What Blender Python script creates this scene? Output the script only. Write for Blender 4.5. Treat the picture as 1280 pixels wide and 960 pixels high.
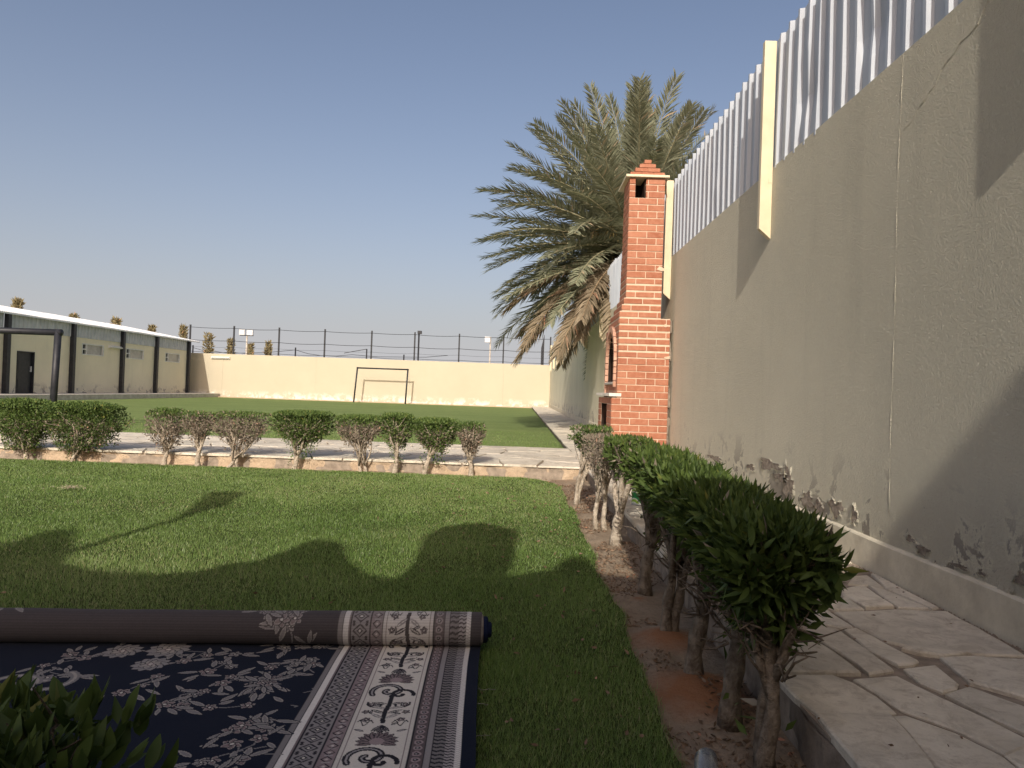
import bpy, math, random
import numpy as np
from mathutils import Vector, Matrix

R = math.radians
sc = bpy.context.scene
for o in list(bpy.data.objects):
    bpy.data.objects.remove(o)
COL = sc.collection
rng = np.random.default_rng(7)
random.seed(7)

# ------------------------------------------------------------------ camera
CAM_H = 1.10                       # eye height over the lawn, metres
F_PX, VPX, VPY, ROLL = 900.0, 648.0, 489.0, 0.035
cam_d = bpy.data.cameras.new('camera')
cam_d.sensor_width = 36.0
cam_d.lens = 36.0 * F_PX / 1280.0
cam_d.clip_start, cam_d.clip_end = 0.05, 5000.0
cam = bpy.data.objects.new('camera', cam_d)
COL.objects.link(cam)
fwd = Vector((-(VPX - 640) / F_PX, 1.0, (VPY - 480) / F_PX)).normalized()
right = Vector((math.cos(ROLL), 0, math.sin(ROLL)))
right = (right - fwd * right.dot(fwd)).normalized()
up = right.cross(fwd)
M = Matrix((right, up, -fwd)).transposed().to_4x4()
M.translation = (0, 0, CAM_H)
cam.matrix_world = M
sc.camera = cam

# ------------------------------------------------------------------ sky, sun, exposure
SUN = Vector((0.115, 1.0, -0.56))   # the way sunlight travels
w = bpy.data.worlds.new('World')
sc.world = w
w.use_nodes = True
nt = w.node_tree
sky = nt.nodes.new('ShaderNodeTexSky')
sky.sky_type = 'NISHITA'
sky.sun_disc = False
sky.sun_elevation = math.atan2(0.56, math.hypot(0.115, 1.0))
sky.sun_rotation = math.atan2(-SUN.x, -SUN.y)
sky.altitude = 600
sky.air_density = 1.0
sky.dust_density = 8.0
sky.ozone_density = 2.0
# desert dust: the same pale veil all round, thickest at the horizon
tc = nt.nodes.new('ShaderNodeTexCoord')
sx = nt.nodes.new('ShaderNodeSeparateXYZ')
nt.links.new(tc.outputs['Generated'], sx.inputs[0])


def wmath(op, a, b):
    q = nt.nodes.new('ShaderNodeMath')
    q.operation = op
    for s_, v_ in ((q.inputs[0], a), (q.inputs[1], b)):
        if hasattr(v_, 'is_linked'):
            nt.links.new(v_, s_)
        else:
            s_.default_value = v_
    return q.outputs[0]


veil = wmath('POWER', 2.718, wmath('MULTIPLY', wmath('MAXIMUM', sx.outputs['Z'], 0.0), -7.5))
veil = wmath('MULTIPLY', veil, 0.92)
tint = nt.nodes.new('ShaderNodeMix')
tint.data_type, tint.blend_type = 'RGBA', 'MULTIPLY'
tint.inputs[0].default_value = 1.0
nt.links.new(sky.outputs[0], tint.inputs[6])
tint.inputs[7].default_value = (0.98, 0.875, 0.83, 1)
mixw = nt.nodes.new('ShaderNodeMix')
mixw.data_type = 'RGBA'
nt.links.new(veil, mixw.inputs[0])
nt.links.new(tint.outputs[2], mixw.inputs[6])
mixw.inputs[7].default_value = (4.45, 4.4, 4.6, 1)
nt.links.new(mixw.outputs[2], nt.nodes['Background'].inputs[0])
nt.nodes['Background'].inputs[1].default_value = 0.125
sd = bpy.data.lights.new('sun', 'SUN')
sd.energy = 3.2
sd.angle = R(0.4)
sd.color = (1.0, 0.93, 0.82)
so = bpy.data.objects.new('sun', sd)
so.rotation_euler = SUN.to_track_quat('-Z', 'Y').to_euler()
so.location = (0, -20, 20)
COL.objects.link(so)
sc.view_settings.view_transform = 'Standard'
sc.view_settings.look = 'None'
sc.view_settings.gamma = 1.0
sc.view_settings.exposure = 0.4
sc.cycles.max_bounces = 6
sc.cycles.diffuse_bounces = 4
sc.cycles.use_denoising = True


# ------------------------------------------------------------------ survey helpers (photo measurements -> metres)
def ray(px, py):
    dx, dy = px - VPX, py - VPY
    return (dx + ROLL * dy) / F_PX, -(dy - ROLL * dx) / F_PX      # x/y, (z-eye)/y


def on_z(px, py, z):
    a, b = ray(px, py)
    y = (z - CAM_H) / b
    return a * y, y


def at_y(px, py, y):
    a, b = ray(px, py)
    return a * y, CAM_H + b * y


# ------------------------------------------------------------------ mesh helpers
ORG = {}


class MB:
    def __init__(self):
        self.v, self.f, self.m = [], [], []

    def add(self, vs, fs, m=0):
        b = len(self.v)
        self.v += [tuple(p) for p in vs]
        self.f += [tuple(i + b for i in f) for f in fs]
        self.m += [m] * len(fs)
        return self

    def box(self, x0, x1, y0, y1, z0, z1, m=0):
        vs = [(x, y, z) for z in (z0, z1) for y in (y0, y1) for x in (x0, x1)]
        return self.add(vs, [(0, 2, 3, 1), (4, 5, 7, 6), (0, 1, 5, 4), (2, 6, 7, 3), (0, 4, 6, 2), (1, 3, 7, 5)], m)

    def cbox(self, x0, x1, y0, y1, z0, z1, c=0.004, m=0):
        """box with chamfered edges"""
        vs, ix = [], {}
        X, Y, Z = (x0, x1), (y0, y1), (z0, z1)
        for i in (0, 1):
            for j in (0, 1):
                for k in (0, 1):
                    sx, sy, sz = (1, -1)[i], (1, -1)[j], (1, -1)[k]
                    for a in range(3):
                        p = [X[i] + sx * c, Y[j] + sy * c, Z[k] + sz * c]
                        p[a] = (X[i], Y[j], Z[k])[a]
                        ix[(i, j, k, a)] = len(vs)
                        vs.append(tuple(p))
        fs = []
        for a in range(3):
            b, d = [q for q in range(3) if q != a]
            for s in (0, 1):
                quad = []
                for (p, q) in ((0, 0), (1, 0), (1, 1), (0, 1)):
                    t = [0, 0, 0]
                    t[a], t[b], t[d] = s, p, q
                    quad.append(ix[(t[0], t[1], t[2], a)])
                fs.append(tuple(quad))
        for a in range(3):              # edges parallel to axis a
            b, d = [q for q in range(3) if q != a]
            for p in (0, 1):
                for q in (0, 1):
                    t0 = [0, 0, 0]
                    t0[b], t0[d] = p, q
                    t1 = list(t0)
                    t1[a] = 1
                    fs.append((ix[(*t0, b)], ix[(*t1, b)], ix[(*t1, d)], ix[(*t0, d)]))
        for i in (0, 1):
            for j in (0, 1):
                for k in (0, 1):
                    fs.append((ix[(i, j, k, 0)], ix[(i, j, k, 1)], ix[(i, j, k, 2)]))
        return self.add(vs, fs, m)

    def tube(self, pts, rad, n=8, m=0, cap=True):
        pts = [Vector(p) for p in pts]
        if not hasattr(rad, '__len__'):
            rad = [rad] * len(pts)
        vs, fs = [], []
        side = None
        for i, p in enumerate(pts):
            d = (pts[min(i + 1, len(pts) - 1)] - pts[max(i - 1, 0)]).normalized()
            if side is None:
                ref = Vector((0, 0, 1)) if abs(d.z) < 0.9 else Vector((1, 0, 0))
                side = d.cross(ref).normalized()
            else:
                side = (side - d * side.dot(d)).normalized()
            u2 = d.cross(side)
            for k in range(n):
                a = 2 * math.pi * k / n
                vs.append(p + (side * math.cos(a) + u2 * math.sin(a)) * rad[i])
        for i in range(len(pts) - 1):
            for k in range(n):
                k2 = (k + 1) % n
                fs.append((i * n + k, i * n + k2, (i + 1) * n + k2, (i + 1) * n + k))
        if cap:
            fs.append(tuple(range(n - 1, -1, -1)))
            fs.append(tuple((len(pts) - 1) * n + k for k in range(n)))
        return self.add(vs, fs, m)

    def lathe(self, prof, n=20, c=(0, 0, 0), m=0):
        vs, fs = [], []
        for (r, z) in prof:
            for k in range(n):
                a = 2 * math.pi * k / n
                vs.append((c[0] + r * math.cos(a), c[1] + r * math.sin(a), c[2] + z))
        for i in range(len(prof) - 1):
            for k in range(n):
                k2 = (k + 1) % n
                fs.append((i * n + k, i * n + k2, (i + 1) * n + k2, (i + 1) * n + k))
        return self.add(vs, fs, m)

    def prism(self, poly, z0, z1, m=0, axis='z'):
        """outline extruded along an axis; poly in the other two coordinates"""
        n = len(poly)

        def P(a, b, c):
            return {'z': (a, b, c), 'y': (a, c, b), 'x': (c, a, b)}[axis]
        vs = [P(a, b, z0) for a, b in poly] + [P(a, b, z1) for a, b in poly]
        fs = [tuple(range(n - 1, -1, -1)), tuple(range(n, 2 * n))]
        fs += [(i, (i + 1) % n, n + (i + 1) % n, n + i) for i in range(n)]
        return self.add(vs, fs, m)

    def build(self, name, mats, parent=None, smooth=False, loc=None):
        me = bpy.data.meshes.new(name)
        o_ = Vector(ORG[parent.name]) if parent is not None else Vector((0, 0, 0))
        base = Vector(loc) if loc is not None else o_
        me.from_pydata([tuple(Vector(p) - base) for p in self.v], [], self.f)
        if not isinstance(mats, (list, tuple)):
            mats = [mats]
        for q in mats:
            me.materials.append(q)
        if len(mats) > 1:
            me.polygons.foreach_set('material_index', self.m)
        if smooth:
            me.polygons.foreach_set('use_smooth', [True] * len(me.polygons))
        me.update()
        return link(name, me, parent, base)


def link(name, me, parent=None, base=(0, 0, 0), rot=None):
    o = bpy.data.objects.new(name, me)
    COL.objects.link(o)
    if parent is not None:
        o.parent = parent
        o.location = Vector(base) - Vector(ORG[parent.name])
    else:
        o.location = base
    if rot:
        o.rotation_euler = rot
    ORG[o.name] = tuple(base)
    return o


def empty(name, loc, label=None, cat=None, group=None):
    o = bpy.data.objects.new(name, None)
    COL.objects.link(o)
    o.location = loc
    ORG[o.name] = tuple(loc)
    return tag(o, label, cat, group)


def tag(o, label=None, cat=None, group=None, kind=None):
    for k, q in (('label', label), ('category', cat), ('group', group), ('kind', kind)):
        if q:
            o[k] = q
    return o


def np_mesh(name, V, F, mat, smooth=False):
    """fast mesh from numpy; F is (n,3) or (n,4)"""
    me = bpy.data.meshes.new(name)
    k = F.shape[1]
    me.vertices.add(len(V))
    me.vertices.foreach_set('co', np.ascontiguousarray(V, dtype=np.float32).ravel())
    me.loops.add(F.size)
    me.loops.foreach_set('vertex_index', np.ascontiguousarray(F, dtype=np.int32).ravel())
    me.polygons.add(len(F))
    me.polygons.foreach_set('loop_start', np.arange(0, F.size, k, dtype=np.int32))
    me.polygons.foreach_set('loop_total', np.full(len(F), k, dtype=np.int32))
    if smooth:
        me.polygons.foreach_set('use_smooth', np.ones(len(F), dtype=bool))
    me.materials.append(mat)
    me.update(calc_edges=True)
    me.validate()
    return me


def vnoise(x, y, s, seed=0):
    """value noise on arrays"""
    r = np.random.default_rng(seed)
    T = r.random((64, 64))
    x, y = np.asarray(x, float) / s, np.asarray(y, float) / s
    xi, yi = np.floor(x).astype(int), np.floor(y).astype(int)
    fx, fy = x - xi, y - yi
    fx, fy = fx * fx * (3 - 2 * fx), fy * fy * (3 - 2 * fy)
    g = lambda a, b: T[a % 64, b % 64]
    return (g(xi, yi) * (1 - fx) + g(xi + 1, yi) * fx) * (1 - fy) + (g(xi, yi + 1) * (1 - fx) + g(xi + 1, yi + 1) * fx) * fy


# ------------------------------------------------------------------ materials
class NM:
    """small node-graph builder"""
    def __init__(self, name, rough=0.85, spec=0.25, metal=0.0):
        self.mat = bpy.data.materials.new(name)
        self.mat.use_nodes = True
        self.t = self.mat.node_tree
        self.b = self.t.nodes['Principled BSDF']
        self.b.inputs['Roughness'].default_value = rough
        self.b.inputs['Specular IOR Level'].default_value = spec
        self.b.inputs['Metallic'].default_value = metal
        self.pos = None

    def n(self, ty, **kw):
        q = self.t.nodes.new(ty)
        for k, v_ in kw.items():
            setattr(q, k, v_)
        return q

    def l(self, a, b):
        self.t.links.new(a, b)

    def P(self, scale=(1, 1, 1)):
        if self.pos is None:
            self.pos = self.n('ShaderNodeNewGeometry').outputs['Position']
        if scale == (1, 1, 1):
            return self.pos
        mp = self.n('ShaderNodeMapping')
        mp.inputs['Scale'].default_value = scale
        self.l(self.pos, mp.inputs['Vector'])
        return mp.outputs[0]

    def noise(self, s, det=4, rough=0.6, stretch=(1, 1, 1), dist=0.0):
        q = self.n('ShaderNodeTexNoise')
        q.inputs['Scale'].default_value = s
        q.inputs['Detail'].default_value = det
        q.inputs['Roughness'].default_value = rough
        q.inputs['Distortion'].default_value = dist
        self.l(self.P(stretch), q.inputs['Vector'])
        return q.outputs['Fac']

    def ramp(self, fac, stops):
        q = self.n('ShaderNodeValToRGB')
        e = q.color_ramp.elements
        while len(e) < len(stops):
            e.new(0.5)
        for i, (p, c) in enumerate(stops):
            e[i].position = p
            e[i].color = (c, c, c, 1) if not hasattr(c, '__len__') else (*c, 1)
        self.l(fac, q.inputs[0])
        return q.outputs[0]

    def mix(self, fac, a, b, mode='MIX'):
        q = self.n('ShaderNodeMix', data_type='RGBA', blend_type=mode)
        for s_, v_ in ((q.inputs[0], fac), (q.inputs[6], a), (q.inputs[7], b)):
            if hasattr(v_, 'is_linked'):
                self.l(v_, s_)
            elif hasattr(v_, '__len__'):
                s_.default_value = (*v_, 1)
            else:
                s_.default_value = v_
        return q.outputs[2]

    def math(self, op, a, b=0.0, clamp=False):
        q = self.n('ShaderNodeMath', operation=op, use_clamp=clamp)
        for s_, v_ in ((q.inputs[0], a), (q.inputs[1], b)):
            if hasattr(v_, 'is_linked'):
                self.l(v_, s_)
            else:
                s_.default_value = v_
        return q.outputs[0]

    def sep(self):
        q = self.n('ShaderNodeSeparateXYZ')
        self.l(self.P(), q.inputs[0])
        return q.outputs

    def rnd(self):
        return self.n('ShaderNodeObjectInfo').outputs['Random']

    def col(self, c):
        if hasattr(c, 'is_linked'):
            self.l(c, self.b.inputs['Base Color'])
        else:
            self.b.inputs['Base Color'].default_value = (*c, 1)
        return self

    def bump(self, h, strength=0.5, dist=0.01):
        q = self.n('ShaderNodeBump')
        q.inputs['Strength'].default_value = strength
        q.inputs['Distance'].default_value = dist
        self.l(h, q.inputs['Height'])
        self.l(q.outputs[0], self.b.inputs['Normal'])
        return self


def simple(name, c1, c2, s=8, rough=0.85, spec=0.25, bump=0.0, bs=60, bd=0.005, metal=0.0, rv=0.0, lo=0.35, hi=0.65, stretch=(1, 1, 1)):
    m = NM(name, rough, spec, metal)
    c = m.ramp(m.noise(s, 5, 0.6, stretch), [(lo, c1), (hi, c2)])
    if rv:
        hsv = m.n('ShaderNodeHueSaturation')
        m.l(c, hsv.inputs['Color'])
        m.l(m.math('ADD', m.math('MULTIPLY', m.rnd(), 2 * rv), 1 - rv), hsv.inputs['Value'])
        c = hsv.outputs[0]
    m.col(c)
    if bump:
        m.bump(m.noise(bs, 4, 0.65), bump, bd)
    return m.mat


def wall_material(name, base, stucco=1.0, damp=True, seam=False):
    m = NM(name, 0.92, 0.12)
    big = m.noise(0.55, 5, 0.6)
    c = m.ramp(big, [(0.3, [q * 0.86 for q in base]), (0.7, base)])
    streak = m.noise(1.0, 4, 0.6, (3.0, 3.0, 0.25))
    c = m.mix(m.ramp(streak, [(0.55, 0.0), (0.8, 0.28)]), c, [base[0] * 0.6, base[1] * 0.6, base[2] * 0.6])
    fine = m.noise(45, 3, 0.7)
    c = m.mix(m.ramp(fine, [(0.4, 0.0), (0.75, 0.18)]), c, [min(1, q * 1.25) for q in base])
    h = m.math('ADD', m.math('MULTIPLY', m.ramp(m.noise(95, 5, 0.7), [(0.38, 0.0), (0.72, 1.0)]), 0.8), m.math('MULTIPLY', m.noise(24, 4, 0.7), 0.5))
    z = m.sep()[2]
    if damp:
        low = m.ramp(m.math('ADD', m.math('MULTIPLY', z, 1.0), m.math('MULTIPLY', m.noise(1.6, 3), 0.5)), [(0.62, 1.0), (1.05, 0.0)])
        blot = m.noise(2.7, 6, 0.66, (1, 1, 1.0), 0.4)
        peel = m.math('MULTIPLY', m.ramp(blot, [(0.535, 0.0), (0.555, 1.0)]), low)
        c = m.mix(m.math('MULTIPLY', low, 0.35), c, [base[0] * 0.78, base[1] * 0.78, base[2] * 0.8])
        c = m.mix(m.math('MULTIPLY', peel, 0.75), c, (0.27, 0.23, 0.20))
        edge = m.math('MULTIPLY', m.ramp(blot, [(0.50, 0.0), (0.525, 1.0), (0.55, 0.0)]), low)
        c = m.mix(m.math('MULTIPLY', edge, 0.5), c, [min(1, q * 1.2) for q in base])
        deep = m.math('MULTIPLY', m.ramp(m.noise(14, 5, 0.75), [(0.64, 0.0), (0.68, 1.0)]), low)
        c = m.mix(m.math('MULTIPLY', deep, 0.6), c, (0.13, 0.11, 0.10))
        wob = m.math('MULTIPLY', m.noise(9, 5, 0.7), m.math('MULTIPLY', low, 2.6))
        h = m.math('ADD', h, m.math('SUBTRACT', wob, m.math('MULTIPLY', peel, 0.7)))
    m.col(c)
    m.bump(h, 1.0 * stucco, 0.015)
    return m.mat


CREAM = (0.66, 0.56, 0.40)
MAT = {}
MAT['wall'] = wall_material('stucco_cream', (0.86, 0.80, 0.63))
MAT['skirt'] = simple('skirting_plaster', (0.50, 0.45, 0.35), (0.70, 0.64, 0.50), 4, 0.9, 0.15, 0.5, 40, 0.008)
MAT['post_paint'] = simple('cream_paint', (0.62, 0.53, 0.36), (0.70, 0.60, 0.42), 6, 0.6, 0.3, 0.15, 50, 0.003)
MAT['iron'] = simple('black_iron', (0.012, 0.013, 0.017), (0.025, 0.026, 0.032), 9, 0.5, 0.35)
MAT['white_steel'] = simple('white_roof_steel', (0.66, 0.67, 0.68), (0.78, 0.78, 0.78), 3, 0.45, 0.4)
MAT['grey_steel'] = simple('light_corrugated_steel', (0.40, 0.41, 0.42), (0.50, 0.51, 0.52), 3, 0.5, 0.4)
MAT['concrete'] = simple('pale_concrete', (0.40, 0.36, 0.31), (0.56, 0.52, 0.46), 5, 0.9, 0.15, 0.4, 50, 0.006)
MAT['tube_white'] = simple('white_plastic', (0.55, 0.54, 0.50), (0.68, 0.67, 0.63), 6, 0.4, 0.4)


def far_wall_material():
    m = NM('far_wall_cream', 0.92, 0.12)
    base = (0.50, 0.445, 0.335)
    c = m.ramp(m.noise(0.7, 5, 0.65), [(0.3, [q * 0.93 for q in base]), (0.7, base)])
    c = m.mix(m.ramp(m.noise(1.2, 4, 0.6, (2.5, 2.5, 0.15)), [(0.6, 0.0), (0.8, 0.25)]), c, (0.5, 0.42, 0.3))
    z = m.sep()[2]
    low = m.ramp(m.math('ADD', z, m.math('MULTIPLY', m.noise(0.9, 3), 0.5)), [(0.45, 1.0), (0.85, 0.0)])
    blot = m.noise(2.6, 6, 0.7)
    c = m.mix(m.math('MULTIPLY', m.math('MULTIPLY', m.ramp(blot, [(0.48, 0.0), (0.55, 1.0)]), low), 0.7), c, (0.74, 0.72, 0.66))
    c = m.mix(m.math('MULTIPLY', m.math('MULTIPLY', m.ramp(m.noise(5.5, 5, 0.7), [(0.6, 0.0), (0.64, 1.0)]), low), 0.6), c, (0.33, 0.28, 0.22))
    m.col(c)
    m.bump(m.noise(20, 4), 0.3, 0.01)
    return m.mat


MAT['far_wall'] = far_wall_material()
MAT['facade'] = wall_material('facade_cream', (0.86, 0.77, 0.575), 0.5, True)


def sheet_material():
    m = NM('painted_fence_steel', 0.42, 0.45)
    c = m.ramp(m.noise(1.3, 4, 0.6, (1, 3, 0.4)), [(0.3, (0.35, 0.385, 0.435)), (0.7, (0.44, 0.475, 0.52))])
    dust = m.ramp(m.noise(6, 5, 0.7, (1, 2, 0.3)), [(0.5, 0.0), (0.8, 0.35)])
    c = m.mix(dust, c, (0.50, 0.48, 0.44))
    m.col(c)
    m.bump(m.noise(3.5, 2, 0.4), 0.25, 0.02)
    return m.mat


MAT['sheet'] = sheet_material()


def grass_mats():
    g = NM('turf_ground', 0.95, 0.1)
    c = g.ramp(g.noise(2.2, 5, 0.65), [(0.3, (0.030, 0.046, 0.010)), (0.7, (0.06, 0.085, 0.02))])
    c = g.mix(g.ramp(g.noise(60, 3, 0.7), [(0.45, 0.0), (0.75, 0.6)]), c, (0.10, 0.095, 0.045))
    g.col(c)
    g.bump(g.noise(110, 3, 0.7), 0.8, 0.02)
    b = NM('grass_blade', 0.42, 0.5)
    at = b.n('ShaderNodeAttribute', attribute_name='tint')
    c = b.ramp(at.outputs['Fac'], [(0.0, (0.062, 0.122, 0.020)), (0.55, (0.158, 0.262, 0.060)), (0.9, (0.25, 0.34, 0.11)), (1.0, (0.40, 0.37, 0.20))])
    patch = b.ramp(b.noise(0.75, 5, 0.65), [(0.32, 0.0), (0.7, 0.45)])
    c = b.mix(patch, c, (0.25, 0.325, 0.11))
    b.col(c)
    tr = b.n('ShaderNodeBsdfTranslucent')
    b.l(c, tr.inputs['Color'])
    mx = b.n('ShaderNodeMixShader')
    mx.inputs[0].default_value = 0.3
    b.l(b.b.outputs[0], mx.inputs[1])
    b.l(tr.outputs[0], mx.inputs[2])
    b.l(mx.outputs[0], b.t.nodes['Material Output'].inputs['Surface'])
    u = NM('far_turf', 0.9, 0.1)
    c = u.ramp(u.noise(0.5, 5, 0.7, (0.5, 1.6, 1)), [(0.3, (0.155, 0.212, 0.07)), (0.7, (0.222, 0.285, 0.10))])
    c = u.mix(u.ramp(u.noise(9, 5, 0.75, (1, 0.5, 1)), [(0.42, 0.0), (0.72, 0.5)]), c, (0.10, 0.13, 0.04))
    u.col(c)
    u.bump(u.noise(40, 4, 0.75), 0.9, 0.03)
    return g.mat, b.mat, u.mat


MAT['turf'], MAT['blade'], MAT['far_turf'] = grass_mats()


def soil_material():
    m = NM('sandy_soil', 0.95, 0.08)
    c = m.ramp(m.noise(5, 6, 0.7), [(0.3, (0.27, 0.20, 0.135)), (0.7, (0.40, 0.32, 0.235))])
    c = m.mix(m.ramp(m.noise(38, 4, 0.75), [(0.5, 0.0), (0.7, 0.55)]), c, (0.16, 0.115, 0.08))
    # wet red sand at the watered shrub feet
    for (x, y, r) in ((0.72, 3.30, 0.20), (0.72, 2.72, 0.24), (0.7, 4.0, 0.10)):
        d = m.n('ShaderNodeVectorMath', operation='DISTANCE')
        d.inputs[1].default_value = (x, y, -0.02)
        m.l(m.P(), d.inputs[0])
        dd = m.math('ADD', d.outputs['Value'], m.math('MULTIPLY', m.noise(9, 4), 0.16))
        c = m.mix(m.ramp(dd, [(r * 0.75, 0.75), (r * 1.35, 0.0)]), c, (0.33, 0.125, 0.045))
    m.col(c)
    m.bump(m.noise(45, 5, 0.75), 1.0, 0.02)
    return m.mat


MAT['soil'] = soil_material()
MAT['sand'] = simple('desert_sand', (0.40, 0.32, 0.23), (0.50, 0.41, 0.30), 0.2, 0.95, 0.1, 0.4, 5, 0.03)


def stone_material(name, a, b, stain, vr=0.12):
    m = NM(name, 0.72, 0.25)
    c = m.ramp(m.noise(3.2, 6, 0.65, (1, 1, 1), 0.5), [(0.3, a), (0.7, b)])
    c = m.mix(m.ramp(m.noise(11, 7, 0.78, (1, 1, 1), 0.8), [(0.47, 0.0), (0.68, 0.75)]), c, stain)
    c = m.mix(m.ramp(m.noise(2.6, 5, 0.65), [(0.50, 0.0), (0.68, 0.5)]), c, [q * 0.62 for q in a])
    hsv = m.n('ShaderNodeHueSaturation')
    m.l(c, hsv.inputs['Color'])
    m.l(m.math('ADD', m.math('MULTIPLY', m.rnd(), 2 * vr), 1 - vr), hsv.inputs['Value'])
    m.col(hsv.outputs[0])
    m.bump(m.math('ADD', m.noise(12, 6, 0.7), m.math('MULTIPLY', m.noise(70, 4, 0.75), 0.5)), 0.8, 0.012)
    return m.mat


MAT['flag'] = stone_material('limestone_flag', (0.56, 0.505, 0.405), (0.73, 0.67, 0.555), (0.36, 0.30, 0.225))
MAT['grout'] = simple('sandy_grout', (0.22, 0.18, 0.14), (0.35, 0.29, 0.23), 14, 0.95, 0.1, 0.8, 120, 0.006)
MAT['kerb'] = simple('kerb_render', (0.13, 0.105, 0.082), (0.32, 0.265, 0.21), 5, 0.95, 0.1, 0.8, 30, 0.015)


def bank_material():
    m = NM('earthy_kerb_render', 0.95, 0.08)
    c = m.ramp(m.noise(3.0, 6, 0.65), [(0.3, (0.42, 0.315, 0.215)), (0.7, (0.56, 0.44, 0.315))])
    c = m.mix(m.ramp(m.noise(1.6, 5, 0.7), [(0.56, 0.0), (0.74, 0.5)]), c, (0.33, 0.19, 0.14))
    c = m.mix(m.ramp(m.noise(22, 5, 0.75), [(0.5, 0.0), (0.72, 0.5)]), c, (0.28, 0.20, 0.14))
    m.col(c)
    m.bump(m.noise(14, 6, 0.75), 1.0, 0.03)
    return m.mat


MAT['bank'] = bank_material()


def brick_material():
    m = NM('red_brick', 0.85, 0.15)
    r = m.rnd()
    c = m.ramp(r, [(0.0, (0.30, 0.110, 0.062)), (0.5, (0.345, 0.138, 0.080)), (1.0, (0.40, 0.175, 0.105))])
    c = m.mix(m.ramp(m.noise(14, 5, 0.7), [(0.4, 0.0), (0.75, 0.4)]), c, (0.55, 0.30, 0.20))
    c = m.mix(m.ramp(m.noise(3, 4, 0.7), [(0.55, 0.0), (0.8, 0.35)]), c, (0.30, 0.12, 0.09))
    m.col(c)
    m.bump(m.noise(90, 4, 0.7), 0.5, 0.004)
    return m.mat


MAT['brick'] = brick_material()
MAT['mortar'] = simple('pale_mortar', (0.54, 0.40, 0.29), (0.66, 0.52, 0.39), 9, 0.95, 0.1, 0.5, 80, 0.004)
MAT['arch'] = simple('rendered_arch_brick', (0.46, 0.26, 0.18), (0.58, 0.36, 0.26), 10, 0.9, 0.1, 0.4, 70, 0.004, rv=0.1)
MAT['soot_shade'] = simple('soot_shade_brick', (0.012, 0.010, 0.009), (0.05, 0.03, 0.022), 5, 0.95, 0.1)  # soot whose near black also paints the shade inside the openings
MAT['marble'] = simple('white_slab', (0.66, 0.61, 0.52), (0.78, 0.74, 0.66), 6, 0.5, 0.3)


def leaf_material(name, a, b, back=0.35, rough=0.45, spec=0.4, dry=None):
    m = NM(name, rough, spec)
    geo = m.n('ShaderNodeNewGeometry')
    rnd = geo.outputs['Random Per Island']
    c = m.ramp(rnd, [(0.0, a), (0.9, b), (0.955, b), (1.0, [b[0] * 1.9, b[1] * 1.25, b[2] * 1.2])])
    if dry:
        c = m.mix(m.ramp(m.noise(5, 3, 0.6), [(0.45, 0.0), (0.62, 0.85)]), c, dry)
    c = m.mix(m.math('MULTIPLY', m.rnd(), 0.25), c, [q * 1.35 for q in b])
    m.col(c)
    tr = m.n('ShaderNodeBsdfTranslucent')
    m.l(c, tr.inputs['Color'])
    mx = m.n('ShaderNodeMixShader')
    mx.inputs[0].default_value = back
    m.l(m.b.outputs[0], mx.inputs[1])
    m.l(tr.outputs[0], mx.inputs[2])
    m.l(mx.outputs[0], m.t.nodes['Material Output'].inputs['Surface'])
    return m.mat


MAT['leaf'] = leaf_material('shrub_leaf', (0.026, 0.050, 0.012), (0.090, 0.130, 0.030), 0.22, 0.55, 0.2)
MAT['leaf_far'] = leaf_material('far_hedge_leaf', (0.045, 0.085, 0.018), (0.13, 0.19, 0.05), 0.25, 0.55, 0.3)
MAT['leaf_dry'] = leaf_material('dry_grey_leaf', (0.17, 0.135, 0.105), (0.29, 0.245, 0.185), 0.2, 0.8, 0.1)
MAT['leaf_dark'] = leaf_material('dull_green_leaf', (0.030, 0.048, 0.018), (0.085, 0.10, 0.045), 0.2, 0.6, 0.2)  # duller green for the bare grey shrub
MAT['palm'] = leaf_material('palm_leaflet', (0.17, 0.185, 0.115), (0.31, 0.32, 0.22), 0.25, 0.55, 0.3)
MAT['palm_dry'] = leaf_material('dry_palm_leaflet', (0.20, 0.165, 0.11), (0.32, 0.26, 0.18), 0.25, 0.7, 0.2)
MAT['rachis'] = simple('palm_rachis', (0.26, 0.25, 0.15), (0.36, 0.33, 0.21), 5, 0.6, 0.25)
MAT['rachis_dry'] = simple('dry_rachis', (0.24, 0.17, 0.10), (0.33, 0.24, 0.15), 5, 0.7, 0.2)
MAT['fruit_stalk'] = simple('date_stalk', (0.42, 0.30, 0.10), (0.55, 0.41, 0.17), 12, 0.7, 0.2)
MAT['palm_trunk'] = simple('palm_trunk_bark', (0.13, 0.10, 0.07), (0.26, 0.20, 0.14), 6, 0.95, 0.1, 1.0, 14, 0.05)
MAT['bark'] = simple('shrub_bark', (0.11, 0.085, 0.062), (0.27, 0.22, 0.165), 22, 0.92, 0.1, 1.0, 55, 0.02)
MAT['bark_pale'] = simple('pale_bark', (0.30, 0.245, 0.185), (0.56, 0.48, 0.38), 30, 0.92, 0.1, 1.0, 60, 0.02)
MAT['tree_far'] = leaf_material('dusty_tree_leaf', (0.19, 0.165, 0.085), (0.33, 0.28, 0.16), 0.3, 0.8, 0.1)
MAT['litter'] = leaf_material('dead_leaf', (0.10, 0.065, 0.04), (0.26, 0.18, 0.12), 0.1, 0.9, 0.1)

# ------------------------------------------------------------------ levels and lines of the garden
Z_PATH, Z_UP, Z_SOIL = 0.15, 0.035, -0.02
X_WALL, X_KERB, X_LAWN = 2.08, 0.915, 0.55
Y_PATH0, Y_PATH1 = 9.34, 12.4
Y_FAR = 47.5
Z_WTOP = 3.06


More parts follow.
